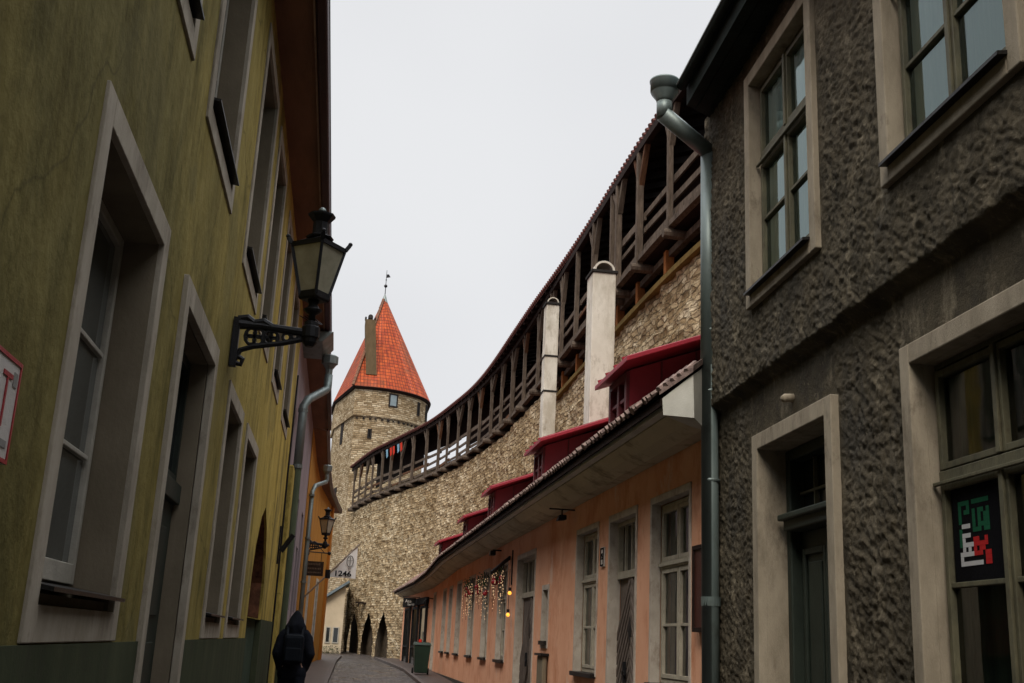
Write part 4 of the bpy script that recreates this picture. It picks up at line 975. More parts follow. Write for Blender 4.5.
for u0, u1 in zip(sp, sp[1:] + [LT]):
    if u1 - u0 < .6: continue
    for zc, hh in ((.97, .13), (.66, .10), (.33, .10)):
        o_ = .125 + rr.uniform(0, .03); a = cur(u0 - .12, o_, ZF + zc + rr.uniform(-.045, .045)); b = cur(u1 + .10, o_ + .004, ZF + zc + rr.uniform(-.045, .045))
        m = MB(); m.beam(a, b, .04, hh + rr.uniform(-.02, .02)); m.build('rail', 'timber' if rr.random() < .8 else 'timber_brown', ga)
# struts visible between wall top and floor on the near stretch
# bunting
for i in range(5):
    u = u_at(55.6 - i * .62); p = cur(u, -.02, 10.72); d = (cur(u + .2) - cur(u)).normalized()
    m = MB(); m.add([p, p - d * .30, p - d * .42 - V((0, 0, .38)), p - d * .2 - V((0, 0, .46))], [(0, 1, 2, 3)])
    for v_ in list(m.v): m.v.append((v_[0] + .01, v_[1] - .008, v_[2]))
    m.f += [(7, 6, 5, 4), (0, 4, 5, 1), (1, 5, 6, 2), (2, 6, 7, 3), (3, 7, 4, 0)]
    lab = ['pale blue cloth pennant hanging farthest left in the gallery', 'red cloth pennant beside the leftmost blue one in the gallery', 'red cloth pennant in the middle of the row in the gallery', 'pale blue cloth pennant between two red ones in the gallery', 'red cloth pennant farthest right in the gallery'][i]
    tag(m.build('pennant', ['flag_blue', 'flag_red', 'flag_red', 'flag_blue', 'flag_red'][i]), lab, 'pennant', 'pennants hanging in the wall gallery')

# tower
tw = thing('stone_tower', 'round fronted limestone tower with steep orange tiled spire roof', 'tower', (1.5, 72, 0))
cx, cy, rad = .8, 73.0, 4.05
aA = math.atan2(69 - cy, .13 - cx)
def plan(g=0, n=18):
    P = []
    for i in range(n + 1):
        a = aA + (0 - aA) * i / n; P.append((cx + (rad + g) * cos(a), cy + (rad + g) * sin(a)))
    P += [(cx + rad + g, 78 + g), (-1.3 - g, 78 + g), (-1.12 - g * .8, 74.4)]
    if g: P[0] = (P[0][0] - g * .6, P[0][1] - g * .3)
    return P
def prism(P, z0, z1, name, mat, zn=28, amp=.03):
    m = MB(); uv = []; n = len(P); L = 0; zz = [z0 + (z1 - z0) * i / zn for i in range(zn + 1)]
    Q = []
    for i in range(n):
        a = V((*P[i], 0)); b = V((*P[(i + 1) % n], 0)); k = max(1, int((b - a).length / .35))
        for q in range(k): Q.append(a.lerp(b, q / k))
    Q.append(Q[0].copy()); Ls = [0]
    for a, b in zip(Q, Q[1:]): Ls.append(Ls[-1] + (b - a).length)
    for q, l in zip(Q, Ls):
        for z in zz:
            d = amp * noise.noise(V((l * 2.0 if q is not Q[-1] else 0, z * 3, 9)))
            c = V((1.8, 74, 0)); n_ = (q - c).normalized(); m.v.append((q.x + n_.x * d, q.y + n_.y * d, z)); uv.append((l, z))
    h = len(zz)
    for i in range(len(Q) - 1):
        for j in range(h - 1): m.f.append((i * h + j, (i + 1) * h + j, (i + 1) * h + j + 1, i * h + j + 1))
    return m.build(name, mat, tw, uvs=uv)
prism(plan(), 0, 15.0, 'lower_wall', 'towerstone', 60); prism(plan(.12), 15.0, 16.95, 'upper_wall', 'towerstone', 8)
m = MB(); Pp = plan(.12); m.add([(x, y, 15.0) for x, y in Pp], [tuple(range(len(Pp)))]); m.add([(x, y, 16.9) for x, y in Pp], [tuple(range(len(Pp)))]); m.build('string_course', 'towerstone', tw, uvs=[(x, y) for x, y in Pp] * 2)
P1 = plan(.02)
for i in range(0, 18):
    a = V((*P1[i], 14.86)); b = V((*P1[i + 1], 14.86)); c = (a + b) / 2; m = MB(); m.beam(c - (b - a) * .16, c + (b - a) * (.02 + .1 * (i % 3)), .15, .10 + .04 * (i % 2)); m.build('corbel', 'soot_and_hole_dark', tw)  # coloured near-black to stand in for the dark holes under the ledge
ap = V((1.5, 72.6, 24.15)); Pe = plan(.33); ze = 16.85
m = MB(); uv = []
for i in range(len(Pe)):
    a = V((*Pe[i], ze)); b = V((*Pe[(i + 1) % len(Pe)], ze)); d = (b - a).normalized(); e = ap - a
    m.add([a, b, ap], [(0, 1, 2)]); uvl = sum((V(Pe[j] + (0,)) - V(Pe[j + 1] + (0,))).length for j in range(i)) if i < len(Pe) else 0
    h = (e - d * e.dot(d)).length; uv += [(uvl, 0), (uvl + (b - a).length, 0), (uvl + e.dot(d), h)]
rf = m.build('roof', 'tower_tile', tw, uvs=uv)
m = MB(); m.add([(x, y, ze - .02) for x, y in Pe] + [(x, y, ze - .14) for x, y in plan(.24)], [tuple(range(len(Pe), 2 * len(Pe)))] + [(i, (i + 1) % len(Pe), len(Pe) + (i + 1) % len(Pe), len(Pe) + i) for i in range(len(Pe))]); m.build('eave', 'timber_dark', rf)
m = MB(); a = V((*Pe[0], ze)); 
for i in range(26):
    t0, t1 = i / 27, (i + .8) / 27; m.beam(a.lerp(ap, t0) + V((0, -.03, .03)), a.lerp(ap, t1) + V((0, -.03, .06)), .16, .12)
m.build('hip_tiles', basic('weathered_hip_tiles', (.22, .10, .06), (.08, .05, .035)), rf)
m = MB(); m.lathe(ap, [(.36, -.85), (.05, .1), (.035, .12)], 12); m.build('spire_cap', 'zinc', tw)
t = tw; m = MB(); m.tube([ap + V((0, 0, .05)), ap + V((0, 0, 1.9))], [.03, .015], 6); m.ball(ap + V((0, 0, .75)), .12); m.ball(ap + V((0, 0, 1.2)), .05)
m.add([ap + V((.02, 0, 1.35)), ap + V((.28, 0, 1.42)), ap + V((.16, 0, 1.62)), ap + V((.02, 0, 1.6)), ap + V((.02, .02, 1.35)), ap + V((.28, .02, 1.42)), ap + V((.16, .02, 1.62)), ap + V((.02, .02, 1.6))], [(0, 1, 2, 3), (4, 7, 6, 5), (0, 4, 5, 1), (1, 5, 6, 2), (2, 6, 7, 3), (3, 7, 4, 0)])
m.build('weather_vane', 'iron', tw)
m = MB(); b0 = V((.95, 69.35, 17.75)); b1 = V((.62, 69.35, 21.4)); m.hexa([b0 + V((-.33, -.3, 0)), b0 + V((.36, -.3, 0)), b0 + V((.36, 1.6, 0)), b0 + V((-.33, 1.6, 0)), b1 + V((-.33, -.3, 0)), b1 + V((.33, -.3, 0)), b1 + V((.33, 1.5, 0)), b1 + V((-.33, 1.5, 0))])
ch = m.build('chimney', 'brown_chimney', tw)
m = MB(); m.tube([b1 + V((-.3, -.28, .12)), b1 + V((-.3, .45, .12))], .06, 6); m.tube([b1 + V((.3, -.28, .12)), b1 + V((.3, .45, .12))], .06, 6); m.tube([b1 + V((0, -.3, .2)), b1 + V((0, .45, .1))], .16, 8); m.build('chimney_cap', 'soot_and_hole_dark', ch)
# tower openings on the round front
def tower_window(px_ang, z0, z1, wd, mat, lab=None):
    a = px_ang; r2 = rad + (.14 if z0 > 15 else .03); c = V((cx + r2 * cos(a), cy + r2 * sin(a), 0)); n_ = V((cos(a), sin(a), 0)); Ft = Fr((c.x, c.y), (-n_.y, n_.x), (n_.x, n_.y))
    m = MB(); m.ring(Ft, -wd / 2, wd / 2, z0, z1, .09, -.25, .02); o = m.build('window', 'soot_and_hole_dark', tw)
    m = MB(); m.fb(Ft, -wd / 2 + .09, wd / 2 - .09, z0 + .09, z1 - .09, -.2, .004); m.build('pane', mat, o)
tower_window(R(-66), 15.75, 16.62, .62, basic('pale_blue_grey_pane', (.22, .28, .30), (.16, .2, .22), .3))
tower_window(R(-35), 15.6, 16.5, .3, 'room'); tower_window(R(-15), 15.5, 16.6, .55, 'room'); tower_window(R(-85), 13.6, 14.2, .26, 'room')
Fl = Fr((.11, 69.02), (-1.23, 5.4), (-5.4, -1.23))
for a, z0, z1 in ((2.8, 13.6, 15.2), (3.2, 9.2, 10.8)):
    m = MB(); m.fb(Fl, a, a + .7, z0, z1, -.2, .03); m.build('arrow_slit', 'soot_and_hole_dark', tw)  # solid block, the shade inside the slit put into its near-black colour

# chimneys on the salmon house roof
def chim(x, y, wx, wy, z0, z1, bands, lab):
    t = thing('chimney', lab, 'chimney', (x, y, z0))
    m = MB(); m.box(x - wx / 2, x + wx / 2, y - wy / 2, y + wy / 2, z0, z1); m.build('shaft', 'white_plaster', t, bevel=.015)
    m = MB()
    for z in bands: m2 = MB(); m2.box(x - wx / 2 - .012, x + wx / 2 + .012, y - wy / 2 - .012, y + wy / 2 + .012, z - .02, z + .02); m2.build('strap', 'band_dark', t)
    m.box(x - wx / 2 - .03, x + wx / 2 + .03, y - wy / 2 - .03, y + wy / 2 + .03, z1 + .002, z1 + .05); m.build('cap_plate', 'band_dark', t)
    m = MB(); n = 10; r2 = wx / 2 * .92
    for s_ in range(2):
        for i in range(n + 1):
            a = pi * i / n; rr2 = r2 * (1 if s_ == 0 else .8)
            for yy in (-wy / 2 * .95, wy / 2 * .95): m.v.append((x + rr2 * cos(a), y + yy, z1 + .05 + rr2 * .95 * sin(a)))
    for s_ in range(2):
        for i in range(n): k = s_ * 2 * (n + 1) + 2 * i; m.f.append((k, k + 1, k + 3, k + 2))
    for i in range(n):
        for e_ in (0, 1): k = 2 * i + e_; q = 2 * (n + 1) + k; m.f.append((k, k + 2, q + 2, q))
    m.build('arched_cap', 'white_plaster', t)
    m = MB(); m.box(x - r2 * .75, x + r2 * .75, y - wy / 2 * .6, y + wy / 2 * .6, z1 + .05, z1 + .055); m.build('flue', 'soot_and_hole_dark', t)
chim(4.42, 19.2, .44, .5, 4.6, 8.30, [], 'large stained white plaster chimney with arched cap, the nearer one on the salmon roof')
chim(4.25, 23.4, .29, .36, 4.6, 8.95, [6.95, 7.75], 'slimmer white plaster chimney with dark bands, the farther one on the salmon roof')

# ------------------------------------------------------------------ dark house (right foreground)
D_ = V((.0447, .999)).normalized()
FB = Fr((2.978, .01), (D_.x, D_.y), (-D_.y, D_.x))
dh = thing('dark_house', 'dark brown roughcast house with tan stone surrounds, right foreground', 'house', (3.2, 6, 0))
S1 = 9.93
ops = [(6.97 + .06, 8.55 - .06, 4.38 + .06, 6.55 - .06), (4.33 + .06, 5.90 - .06, 4.38 + .06, 6.55 - .06), (4.42 + .06, 5.93 - .06, 1.0, 3.36 - .06), (7.0 + .06, 8.70 - .06, -.2, 3.32 - .06)]
def lin(a, b, st): n = max(1, round((b - a) / st)); return [a + (b - a) * i / n for i in range(n)]
ss = lin(-13, 3.9, .15); 
bs = [3.9, 4.54, 5.87, 6.02, 7.06, 7.21, 8.64, 8.74, S1]; 
bs = sorted(set([3.9] + [o[0] for o in ops] + [o[1] for o in ops] + [S1]))
for a, b in zip(bs, bs[1:]): ss += lin(a, b, .0125)
ss.append(S1)
bz_ = sorted(set([-.2, 1.0, 3.26, 3.30, 3.72, 3.82, 4.44, 6.49, 6.85])); zz = []
for a, b in zip(bz_, bz_[1:]): zz += lin(a, b, .0125 if a > .9 else .06)
zz.append(6.85)
m = MB(); nz = len(zz)
def rough(s, z):
    q = V((s * 1.0 + z * .45, z * 1.25 - s * .3, 1.7))
    q = q + V((noise.noise(q * 3), noise.noise(q * 3 + V((5, 1, 2))), 0)) * .07
    q2 = V((q.x * .75 + q.y * .5, q.y * 1.5 - q.x * .6, 2))
    b = noise.noise(q2 * 9.5); c = 1 - abs(noise.noise(q2 * 16)) * 2.2; f = noise.noise(q * 30); e = noise.noise(q * 1.3)
    g2 = noise.noise(q * 17 + V((3, 1, 4)))
    return .011 * b + .006 * c + .008 * f + .009 * g2 + .018 * e - .003
for s in ss:
    for z in zz:
        amp = 1.0
        # smooth rendered patches over the door and the lower window
        ed = .05 * noise.noise(V((s * 3, z * 3, 5)))
        if s > 7.0 + ed and 3.26 < z < 3.72: amp = 1 - .8 * sst(7.0, 7.06, s + ed) * sst(3.26, 3.3, z) * (1 - sst(3.62, 3.75, z - (s - 8) * .05)) * (1 - sst(8.7, 9.1, s))
        if s < 5.95 + ed and 3.26 < z < 3.74: amp = .18
        for a_, b_, c_, e_ in ops:
            ds = max(a_ - s, s - b_, 0); dz = max(c_ - z, z - e_, 0); amp *= .12 + .88 * sst(.05, .16, math.hypot(ds, dz))
        d = rough(s, z) * amp
        j = .02 * noise.noise(V((s * 4, 0, 3)))
        d += .10 * sst(3.735 + j, 3.80 + j, z)
        m.v.append(FB.p(s, z, d - .02)[:])
def inop(s, z):
    return any(a - 1e-6 < s < b + 1e-6 and c - 1e-6 < z < e_ + 1e-6 for a, b, c, e_ in ops)
for i in range(len(ss) - 1):
    for j in range(nz - 1):
        if not inop((ss[i] + ss[i + 1]) / 2, (zz[j] + zz[j + 1]) / 2): m.f.append((i * nz + j, (i + 1) * nz + j, (i + 1) * nz + j + 1, i * nz + j + 1))
# return of the corner and solid thickness
m.build('wall', 'dark_stucco', dh, True)
m = MB(); holesB = [[(a, c), (b, c), (b, e_), (a, e_)] for a, b, c, e_ in ops]
m.sheet(FB, [(-13, -.2), (7.06, -.2), (7.06, 3.26), (8.64, 3.26), (8.64, -.2), (S1, -.2), (S1, 6.85), (-13, 6.85)], holesB[:3], -.07, .45); m.build('wall_core', 'dark_stucco', dh)
m = MB(); m.hexa([FB.p(S1 - .02, -.2, .02), FB.p(S1 + .03, -.2, .0), FB.p(S1 + .03, -.2, -6), FB.p(S1 - .02, -.2, -6), FB.p(S1 - .02, 6.85, .07), FB.p(S1 + .03, 6.85, .05), FB.p(S1 + .03, 6.85, -6), FB.p(S1 - .02, 6.85, -6)]); m.build('side_wall', 'dark_stucco', dh)
m = MB(); m.fb(FB, -13, S1, -.2, 6.8, -6, -5.5); m.build('rear_wall', 'dark_stucco', dh)
def b_window(s0, s1, z0, z1, zt, mid, lowbar, pane, back, oo, label=None, bot=.12, dp=0):
    b = .12
    m = MB(); m.ring(FB, s0, s1, z0, z1, b, -.06, oo + .045, bot); o = m.build('window', 'stone_trim', dh, bevel=.008)
    if label: o['label'] = label
    m = MB(); m.ring(FB, s0 + .05, s1 - .05, z0 + .05, z1 - .05, b - .047, -.30, -.05, max(.0, bot - .047)); m.build('reveal', 'stone_trim', o)
    i0, i1, j0, j1 = s0 + b + .004, s1 - b - .004, z0 + bot + .004, z1 - b - .004
    if bot:
        m = MB(); m.hexa([FB.p(i0 - .02, j0 + .0, -.10), FB.p(i1 + .02, j0, -.10), FB.p(i1 + .02, j0 - .03, oo + .10), FB.p(i0 - .02, j0 - .03, oo + .10), FB.p(i0 - .02, j0 + .035, -.10), FB.p(i1 + .02, j0 + .035, -.10), FB.p(i1 + .02, j0 - .01, oo + .10), FB.p(i0 - .02, j0 - .01, oo + .10)]); m.build('sill', 'tin_black', o)
    fo0, fo1 = -.16 + dp, -.09 + dp
    m = MB(); m.ring(FB, i0, i1, j0 + .04, j1, .032, fo0 - .02, fo1 - .02)
    m.fb(FB, i0 + .045, i1 - .045, zt - .03, zt + .03, fo0 - .02, fo1 + .01); m.fb(FB, i0 + .01, i1 - .01, zt - .05, zt - .03, fo1 + .01, fo1 + .035)
    m.build('window_frame', 'sash_green', o, bevel=.004)
    m = MB()
    for (a, c) in ((i0 + .036, mid - .006), (mid + .006, i1 - .036)):
        for (z_a, z_b) in ((j0 + .09, zt - .04), (zt + .04, j1 - .05)):
            m.ring(FB, a, c, z_a, z_b, .038, fo0, fo1)
        for zb in lowbar: m.fb(FB, a + .038, c - .038, zb - .014, zb + .014, fo0 + .01, fo1 - .01)
    m.fb(FB, mid - .02, mid + .02, j0 + .09, zt - .05, fo1, fo1 + .018); m.fb(FB, mid - .02, mid + .02, zt + .04, j1 - .05, fo1, fo1 + .018)
    m.build('sash', 'sash_green', o, bevel=.004)
    m = MB()
    for zz_ in (zt - .28, zt + .25, j1 - .25): m.tube([FB.p(i0 + .055, zz_ - .05, fo1 + .012), FB.p(i0 + .055, zz_ + .05, fo1 + .012)], .014, 8)
    m.build('hinge', 'iron', o)
    m = MB(); q_ = -.126 + dp; m.pane(FB, i0 + .04, i1 - .04, j0 + .08, j1 - .04, q_); m.build('pane', pane, o)
    if back:
        m = MB(); k = 60
        for i in range(k + 1):
            s = i0 - .02 + (i1 - i0 + .04) * i / k; dd = -.165 + dp - .012 * sin(i * 1.1) - .008 * sin(i * 2.7)
            m.v += [FB.p(s, j0, dd)[:], FB.p(s, j1, dd)[:]]
        for i in range(k): m.f.append((2 * i, 2 * i + 2, 2 * i + 3, 2 * i + 1))
        m.build('curtain', back, o, True)
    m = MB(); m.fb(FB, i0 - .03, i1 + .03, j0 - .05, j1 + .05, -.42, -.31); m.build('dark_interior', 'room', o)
    return o
b_window(6.97, 8.55, 4.38, 6.56, 5.70, 7.76, [5.15], 'double', 'curtain_teal', .08, 'upstairs window nearer the downpipe', dp=.12)
b_window(4.33, 5.90, 4.38, 6.56, 5.70, 5.14, [5.12], 'double', 'curtain_teal', .08, 'upstairs window at the right edge', dp=.12)
b_window(4.42, 5.93, .8, 3.36, 2.57, 5.12, [1.97], 'clear', 'curtain_grey', 0, 'large ground floor window with olive frames', 0)
# door of the dark house
s0, s1, z1 = 7.0, 8.70, 3.32
m = MB(); m.fb(FB, s0, s0 + .13, -.1, z1, -.04, .04); m.fb(FB, s1 - .13, s1, -.1, z1, -.04, .04); m.fb(FB, s0 + .13, s1 - .13, z1 - .13, z1, -.04, .04); dd = m.build('door', 'stone_trim', dh, bevel=.008)
m = MB(); m.fb(FB, s0 + .06, s0 + .134, -.1, z1 - .06, -.36, -.03); m.fb(FB, s1 - .134, s1 - .06, -.1, z1 - .06, -.36, -.03); m.fb(FB, s0 + .134, s1 - .134, z1 - .134, z1 - .06, -.36, -.03); m.build('reveal', 'stone_trim', dd)
a, b = s0 + .137, s1 - .137
m = MB(); m.ring(FB, a, b, .1, z1 - .137, .09, -.36, -.20, 0); m.fb(FB, a + .09, b - .09, 2.52, 2.62, -.34, -.14); m.fb(FB, a + .06, b - .06, 2.60, 2.65, -.30, -.10); m.build('door_frame', 'door_green', dd, bevel=.012)
m = MB(); m.fb(FB, a + .09, b - .09, .1, 2.52, -.33, -.29)
mid = (a + b) / 2
for c0, c1 in ((a + .17, mid - .07), (mid + .07, b - .17)):
    for z0_, z1_ in ((.3, 1.0), (1.12, 2.38)): m.ring(FB, c0, c1, z0_, z1_, .05, -.29, -.262); m.fb(FB, c0 + .11, c1 - .11, z0_ + .11, z1_ - .11, -.29, -.27)
m.fb(FB, mid - .03, mid + .03, .1, 2.52, -.29, -.25)
m.build('door_leaf', 'door_green', dd, bevel=.008)
m = MB()
for i in range(1, 4): m.fb(FB, a + .09 + (b - a - .18) * i / 4 - .01, a + .09 + (b - a - .18) * i / 4 + .01, 2.65, z1 - .23, -.31, -.285)
m.fb(FB, a + .09, b - .09, 2.82, 2.84, -.31, -.287); m.build('transom_bars', 'sash_green', dd)
m = MB(); m.fb(FB, a + .08, b - .08, 2.64, z1 - .22, -.34, -.32); m.build('pane', 'glass', dd)
m = MB(); m.fb(FB, s0 - .1, s1 + .1, 0, .14, -.3, .25); m.build('doorstep', 'kerb', dh, bevel=.015)
# vent stub
m = MB(); m.tube([FB.p(7.88, 3.49, -.1), FB.p(7.86, 3.475, .045), FB.p(7.85, 3.46, .07)], [.034, .034, .026], 9); tag(m.build('vent_pipe', 'stone_trim', smooth=True), 'short clay vent pipe poking from the dark wall above the door', 'vent pipe')
# eave
m = MB(); m.hexa([FB.p(-13, 6.80, -.1), FB.p(9.90, 6.80, -.1), FB.p(9.55, 6.80, .37), FB.p(-13, 6.80, .37), FB.p(-13, 6.86, -.1), FB.p(9.90, 6.86, -.1), FB.p(9.55, 6.86, .37), FB.p(-13, 6.86, .37)]); 
for q in (.13, .27): m.fb(FB, -13, 9.6, 6.785, 6.798, q - .006, q + .006)
m.build('soffit', 'green_black', dh)
m = MB(); m.fb(FB, -13, 9.52, 6.78, 6.98, .372, .39); m.build('fascia', 'green_black', dh)
gm = MB(); k = 12
for s in (-13, 9.50):
    for i in range(k + 1):
        a = pi + pi * i / k; gm.v.append(FB.p(s, 6.98 + .05 * sin(a), .445 + .05 * cos(a))[:])
gm.f += [(i, i + 1, k + 2 + i, k + 1 + i) for i in range(k)]; gm.build('gutter', 'green_black', dh, True)
m = MB(); m.fb(FB, -13, 9.5, 6.975, 6.99, .493, .505); m.build('gutter_lip', 'zinc', dh)
m = MB(); P = [FB.p(-13, 7.0, .42), FB.p(9.5, 7.0, .42), FB.p(9.95, 9.5, -3), FB.p(-13, 9.5, -3), FB.p(-13, 7.05, .42), FB.p(9.5, 7.05, .42), FB.p(9.95, 9.6, -3), FB.p(-13, 9.6, -3)]; m.hexa(P); m.build('roof', 'slate', dh)
# poster in the lower window
t = thing('window_poster', 'black poster with green, white and red square lettering behind the ground floor glass', 'poster', FB.p(5.5, 2.25, -.12)[:])
m = MB(); m.fb(FB, 5.185, 5.70, 1.985, 2.53, -.118, -.114); m.build('paper', 'poster_black', t)
GRID = ["..............",
        "..GGGG.GGGGGG.",
        "..G..G.......",
        "..G.GG.G.GG.G",
        "..G....G.G.GG",
        "..G....G.G.GG",
        "...WWW.G.GGGG",
        "..G....GGG.GG",
        "..GWWW.......",
        "..GW...RR..R.",
        "..GWWWWRRRRR.",
        "...W.W.R.RR..",
        "..WWWWWRRR.RR",
        "..W........RR",
        "..WWWWWWWW.RR"]
art = {'G': MB(), 'W': MB(), 'R': MB()}
gw, gh = .40 / 14, .375 / 15
for r_, row in enumerate(GRID):
    for c_, ch_ in enumerate(row):
        if ch_ in art:
            s = 5.66 - (c_ - 1) * gw; z = 2.44 - r_ * gh
            art[ch_].fb(FB, s - gw, s + .0006, z - gh * .96, z, -.1135, -.112)
art['G'].build('lettering', 'p_green', t); art['W'].build('lettering', 'p_white', t); art['R'].build('lettering', 'p_red', t)

# green downpipe with round rain head at the corner of the dark house
t = thing('rain_downpipe', 'thick grey green downpipe with round rain head at the corner of the dark house', 'downpipe', (3.33, 9.85, 0))
m = MB(); m.lathe((2.81, 9.62, 6.95), [(.078, -.12), (.085, -.09), (.135, -.02), (.138, .0), (.142, .0), (.142, .09), (.15, .10), (.15, .115), (.135, .115), (.12, .03)], 28); m.build('rain_head', 'green_pipe', t, True)
m = MB(); m.tube([(2.81, 9.62, 6.87), (2.81, 9.62, 6.66)], .078, 24); m.build('pipe', 'green_pipe', t, True)
m = MB(); m.tube([(2.79, 9.61, 6.70), (3.35, 9.80, 6.42)], .082, 24); m.build('pipe', 'green_pipe', t, True)
m = MB(); m.tube([(3.33, 9.80, 6.49), (3.33, 9.80, 4.2), (3.335, 9.80, 4.2), (3.35, 9.81, .2)], .080, 24); m.build('pipe', 'green_pipe', t, True)
for z in (6.40, 4.55, 3.95, 3.1): m = MB(); m.lathe((3.337 + (6.4 - z) * .004, 9.80, z), [(.083, -.012), (.086, 0), (.083, .012)], 20); m.build('collar', 'green_pipe', t)
m = MB(); m.lathe((3.35, 9.81, 2.0), [(.088, -.04), (.09, .04)], 20); m.build('collar', 'green_pipe', t)
m = MB()
for z in (6.25, 3.0, 1.55): m.beam((3.34, 9.8, z), (3.52, 9.86, z), .02, .03)
m.build('pipe_clamp', 'iron', t)

# ------------------------------------------------------------------ street lanterns
def lantern(base_y, xw, z, sc, lab, arm=.62):
    """wall bracket lantern hung on the left wall; z = height of the arm"""
    t = thing('wall_lantern', lab, 'lantern', (xw, base_y, z), 'lanterns on the left hand walls')
    q = lambda x, y, zz_: V((xw + x * sc, base_y + y * sc, z + zz_ * sc))
    m = MB(); prof = [(.0, -.42), (.05, -.40), (.07, -.33), (.045, -.28), (.05, -.1), (.075, .02), (.06, .08), (.02, .12), (0, .12)]
    m.hexa([q(0, -.03, -.33), q(.05, -.03, -.33), q(.05, .03, -.33), q(0, .03, -.33), q(0, -.03, .05), q(.05, -.03, .05), q(.05, .03, .05), q(0, .03, .05)])
    m.tube([q(.04, 0, -.30), q(.085, 0, -.31), q(.095, 0, -.27), q(.06, 0, -.25)], .02 * sc, 8)
    m.tube([q(.03, 0, .04), q(.10, 0, .055), q(.15, 0, .02), q(.22, 0, .035), q(.28, 0, .0)], .03 * sc, 8)
    m.tube([q(.04, 0, .0), q(.2, 0, .0), q(.62, 0, -.03)], [.04 * sc, .03 * sc, .035 * sc], 8)
    m.tube([q(.03, 0, -.29), q(.07, 0, -.20), q(.16, 0, -.165), q(.38, 0, -.12), q(.58, 0, -.06)], .021 * sc, 8)
    for cx_, r_ in ((.165, .062), (.285, .048)):
        for k in range(4):
            a = pi / 4 + k * pi / 2; c = q(cx_ + r_ * .62 * cos(a), 0, -.085 + r_ * .62 * sin(a) + .0)
            m.tube([c + V((cos(b_), 0, sin(b_))) * r_ * .55 * sc for b_ in [2 * pi * i / 10 for i in range(11)]], .013 * sc, 5, False)
        m.tube([q(cx_ + r_ * 1.2 * cos(b_), 0, -.085 + r_ * 1.2 * sin(b_)) for b_ in [2 * pi * i / 14 for i in range(15)]], .012 * sc, 5, False)
    for cx_, r_ in ((.40, .03), (.46, .022), (.51, .016)):
        m.tube([q(cx_ + r_ * cos(b_), 0, -.07 + .02 * (cx_ - .4) / .1 + r_ * sin(b_)) for b_ in [2 * pi * i / 10 for i in range(11)]], .013 * sc, 5, False)
    m.lathe(q(arm, 0, 0), [(.03 * sc, -.13 * sc), (.055 * sc, -.10 * sc), (.06 * sc, -.07 * sc), (.07 * sc, -.06 * sc), (.07 * sc, .02 * sc), (.055 * sc, .03 * sc), (.055 * sc, .06 * sc), (.03 * sc, .07 * sc)], 12)
    m.build('bracket', 'iron', t, bevel=.003)
    L_ = q(arm, 0, 0)
    hb = .20   # base of lantern over arm
    m = MB(); m.lathe(L_, [(.03 * sc, .05 * sc), (.026 * sc, .12 * sc), (.05 * sc, .135 * sc), (.075 * sc, .16 * sc), (.05 * sc, .175 * sc), (.035 * sc, .20 * sc), (.05 * sc, .25 * sc)], 12); m.build('stem', 'iron', t, True)
    zb, ztp = .265, .665; rb, rt = .108, .205; n6 = 4; rot = R(8)
    def cor(k, r_, z_): a = rot + 2 * pi * k / n6; return L_ + V((r_ * sc * cos(a), r_ * sc * sin(a), z_ * sc))
    m = MB(); m.lathe(L_, [(rb * sc, (zb - .03) * sc), (rb * 1.12 * sc, (zb - .015) * sc), (rb * 1.1 * sc, (zb + .035) * sc), (rb * sc, (zb + .04) * sc)], 4, rot=rot)
    for k in range(4): m.beam(cor(k, rb, zb), cor(k, rt, ztp), .022 * sc, .022 * sc)
    for k in range(4): m.beam(cor(k, rt, ztp), cor(k + 1, rt, ztp), .025 * sc, .03 * sc)
    m.build('lantern_frame', 'iron', t)
    for k in range(4):
        m = MB(); A, B_, C_, D2 = cor(k, rb - .005, zb + .03), cor(k + 1, rb - .005, zb + .03), cor(k + 1, rt - .005, ztp), cor(k, rt - .005, ztp)
        nrm = (B_ - A).cross(D2 - A).normalized() * .004
        m.hexa([A, B_, B_ + nrm, A + nrm, D2, C_, C_ + nrm, D2 + nrm]); m.build('glass_pane', 'lantern_glass', t)
    m = MB(); m.lathe(L_, [(rt * 1.05 * sc, ztp * sc), (rt * 1.10 * sc, (ztp + .02) * sc), (rt * .8 * sc, (ztp + .04) * sc), (rt * .42 * sc, (ztp + .075) * sc), (rt * .40 * sc, (ztp + .09) * sc)], 4, rot=rot)
    for k in range(4): m.beam(cor(k, rt * 1.02, ztp + .01), cor(k, rt * 1.16, ztp + .055), .03 * sc, .03 * sc); m.ball(cor(k, rt * 1.18, ztp + .065), .018 * sc, 6, 5)
    m.lathe(L_, [(.10 * sc, (ztp + .07) * sc), (.11 * sc, (ztp + .085) * sc), (.075 * sc, (ztp + .10) * sc), (.062 * sc, (ztp + .11) * sc), (.062 * sc, (ztp + .21) * sc), (.08 * sc, (ztp + .23) * sc), (.105 * sc, (ztp + .26) * sc), (.108 * sc, (ztp + .275) * sc), (.06 * sc, (ztp + .29) * sc), (.04 * sc, (ztp + .30) * sc)], 8, rot=rot)
    m.build('lantern_roof', 'iron', t)
    m = MB(); m.ball(L_ + V((0, 0, (ztp + .31) * sc)), .03 * sc, 8, 6); m.build('finial', 'zinc', t, True)
    return t
lantern(8.2, -.945, 3.78, 1.0, 'large black iron wall lantern on ornate bracket, nearest the viewer', .575)
lantern(31.0, -.945, 3.95, 1.0, 'black iron wall lantern in front of the orange house, farther down the lane', .50)

# bird spikes on the near bracket
m = MB(); rr = random.Random(2)
for i in range(7): p = V((-.36 + i * .012, 8.2 + rr.uniform(-.02, .02), 3.83)); m.tube([p, p + V((-.09 + rr.uniform(-.03, .02), 0, .05 + i * .004))], .0035, 4)
tag(m.build('bird_spikes', 'iron'), 'thin wire bird spikes on the bracket of the nearest lantern', 'bird spikes')

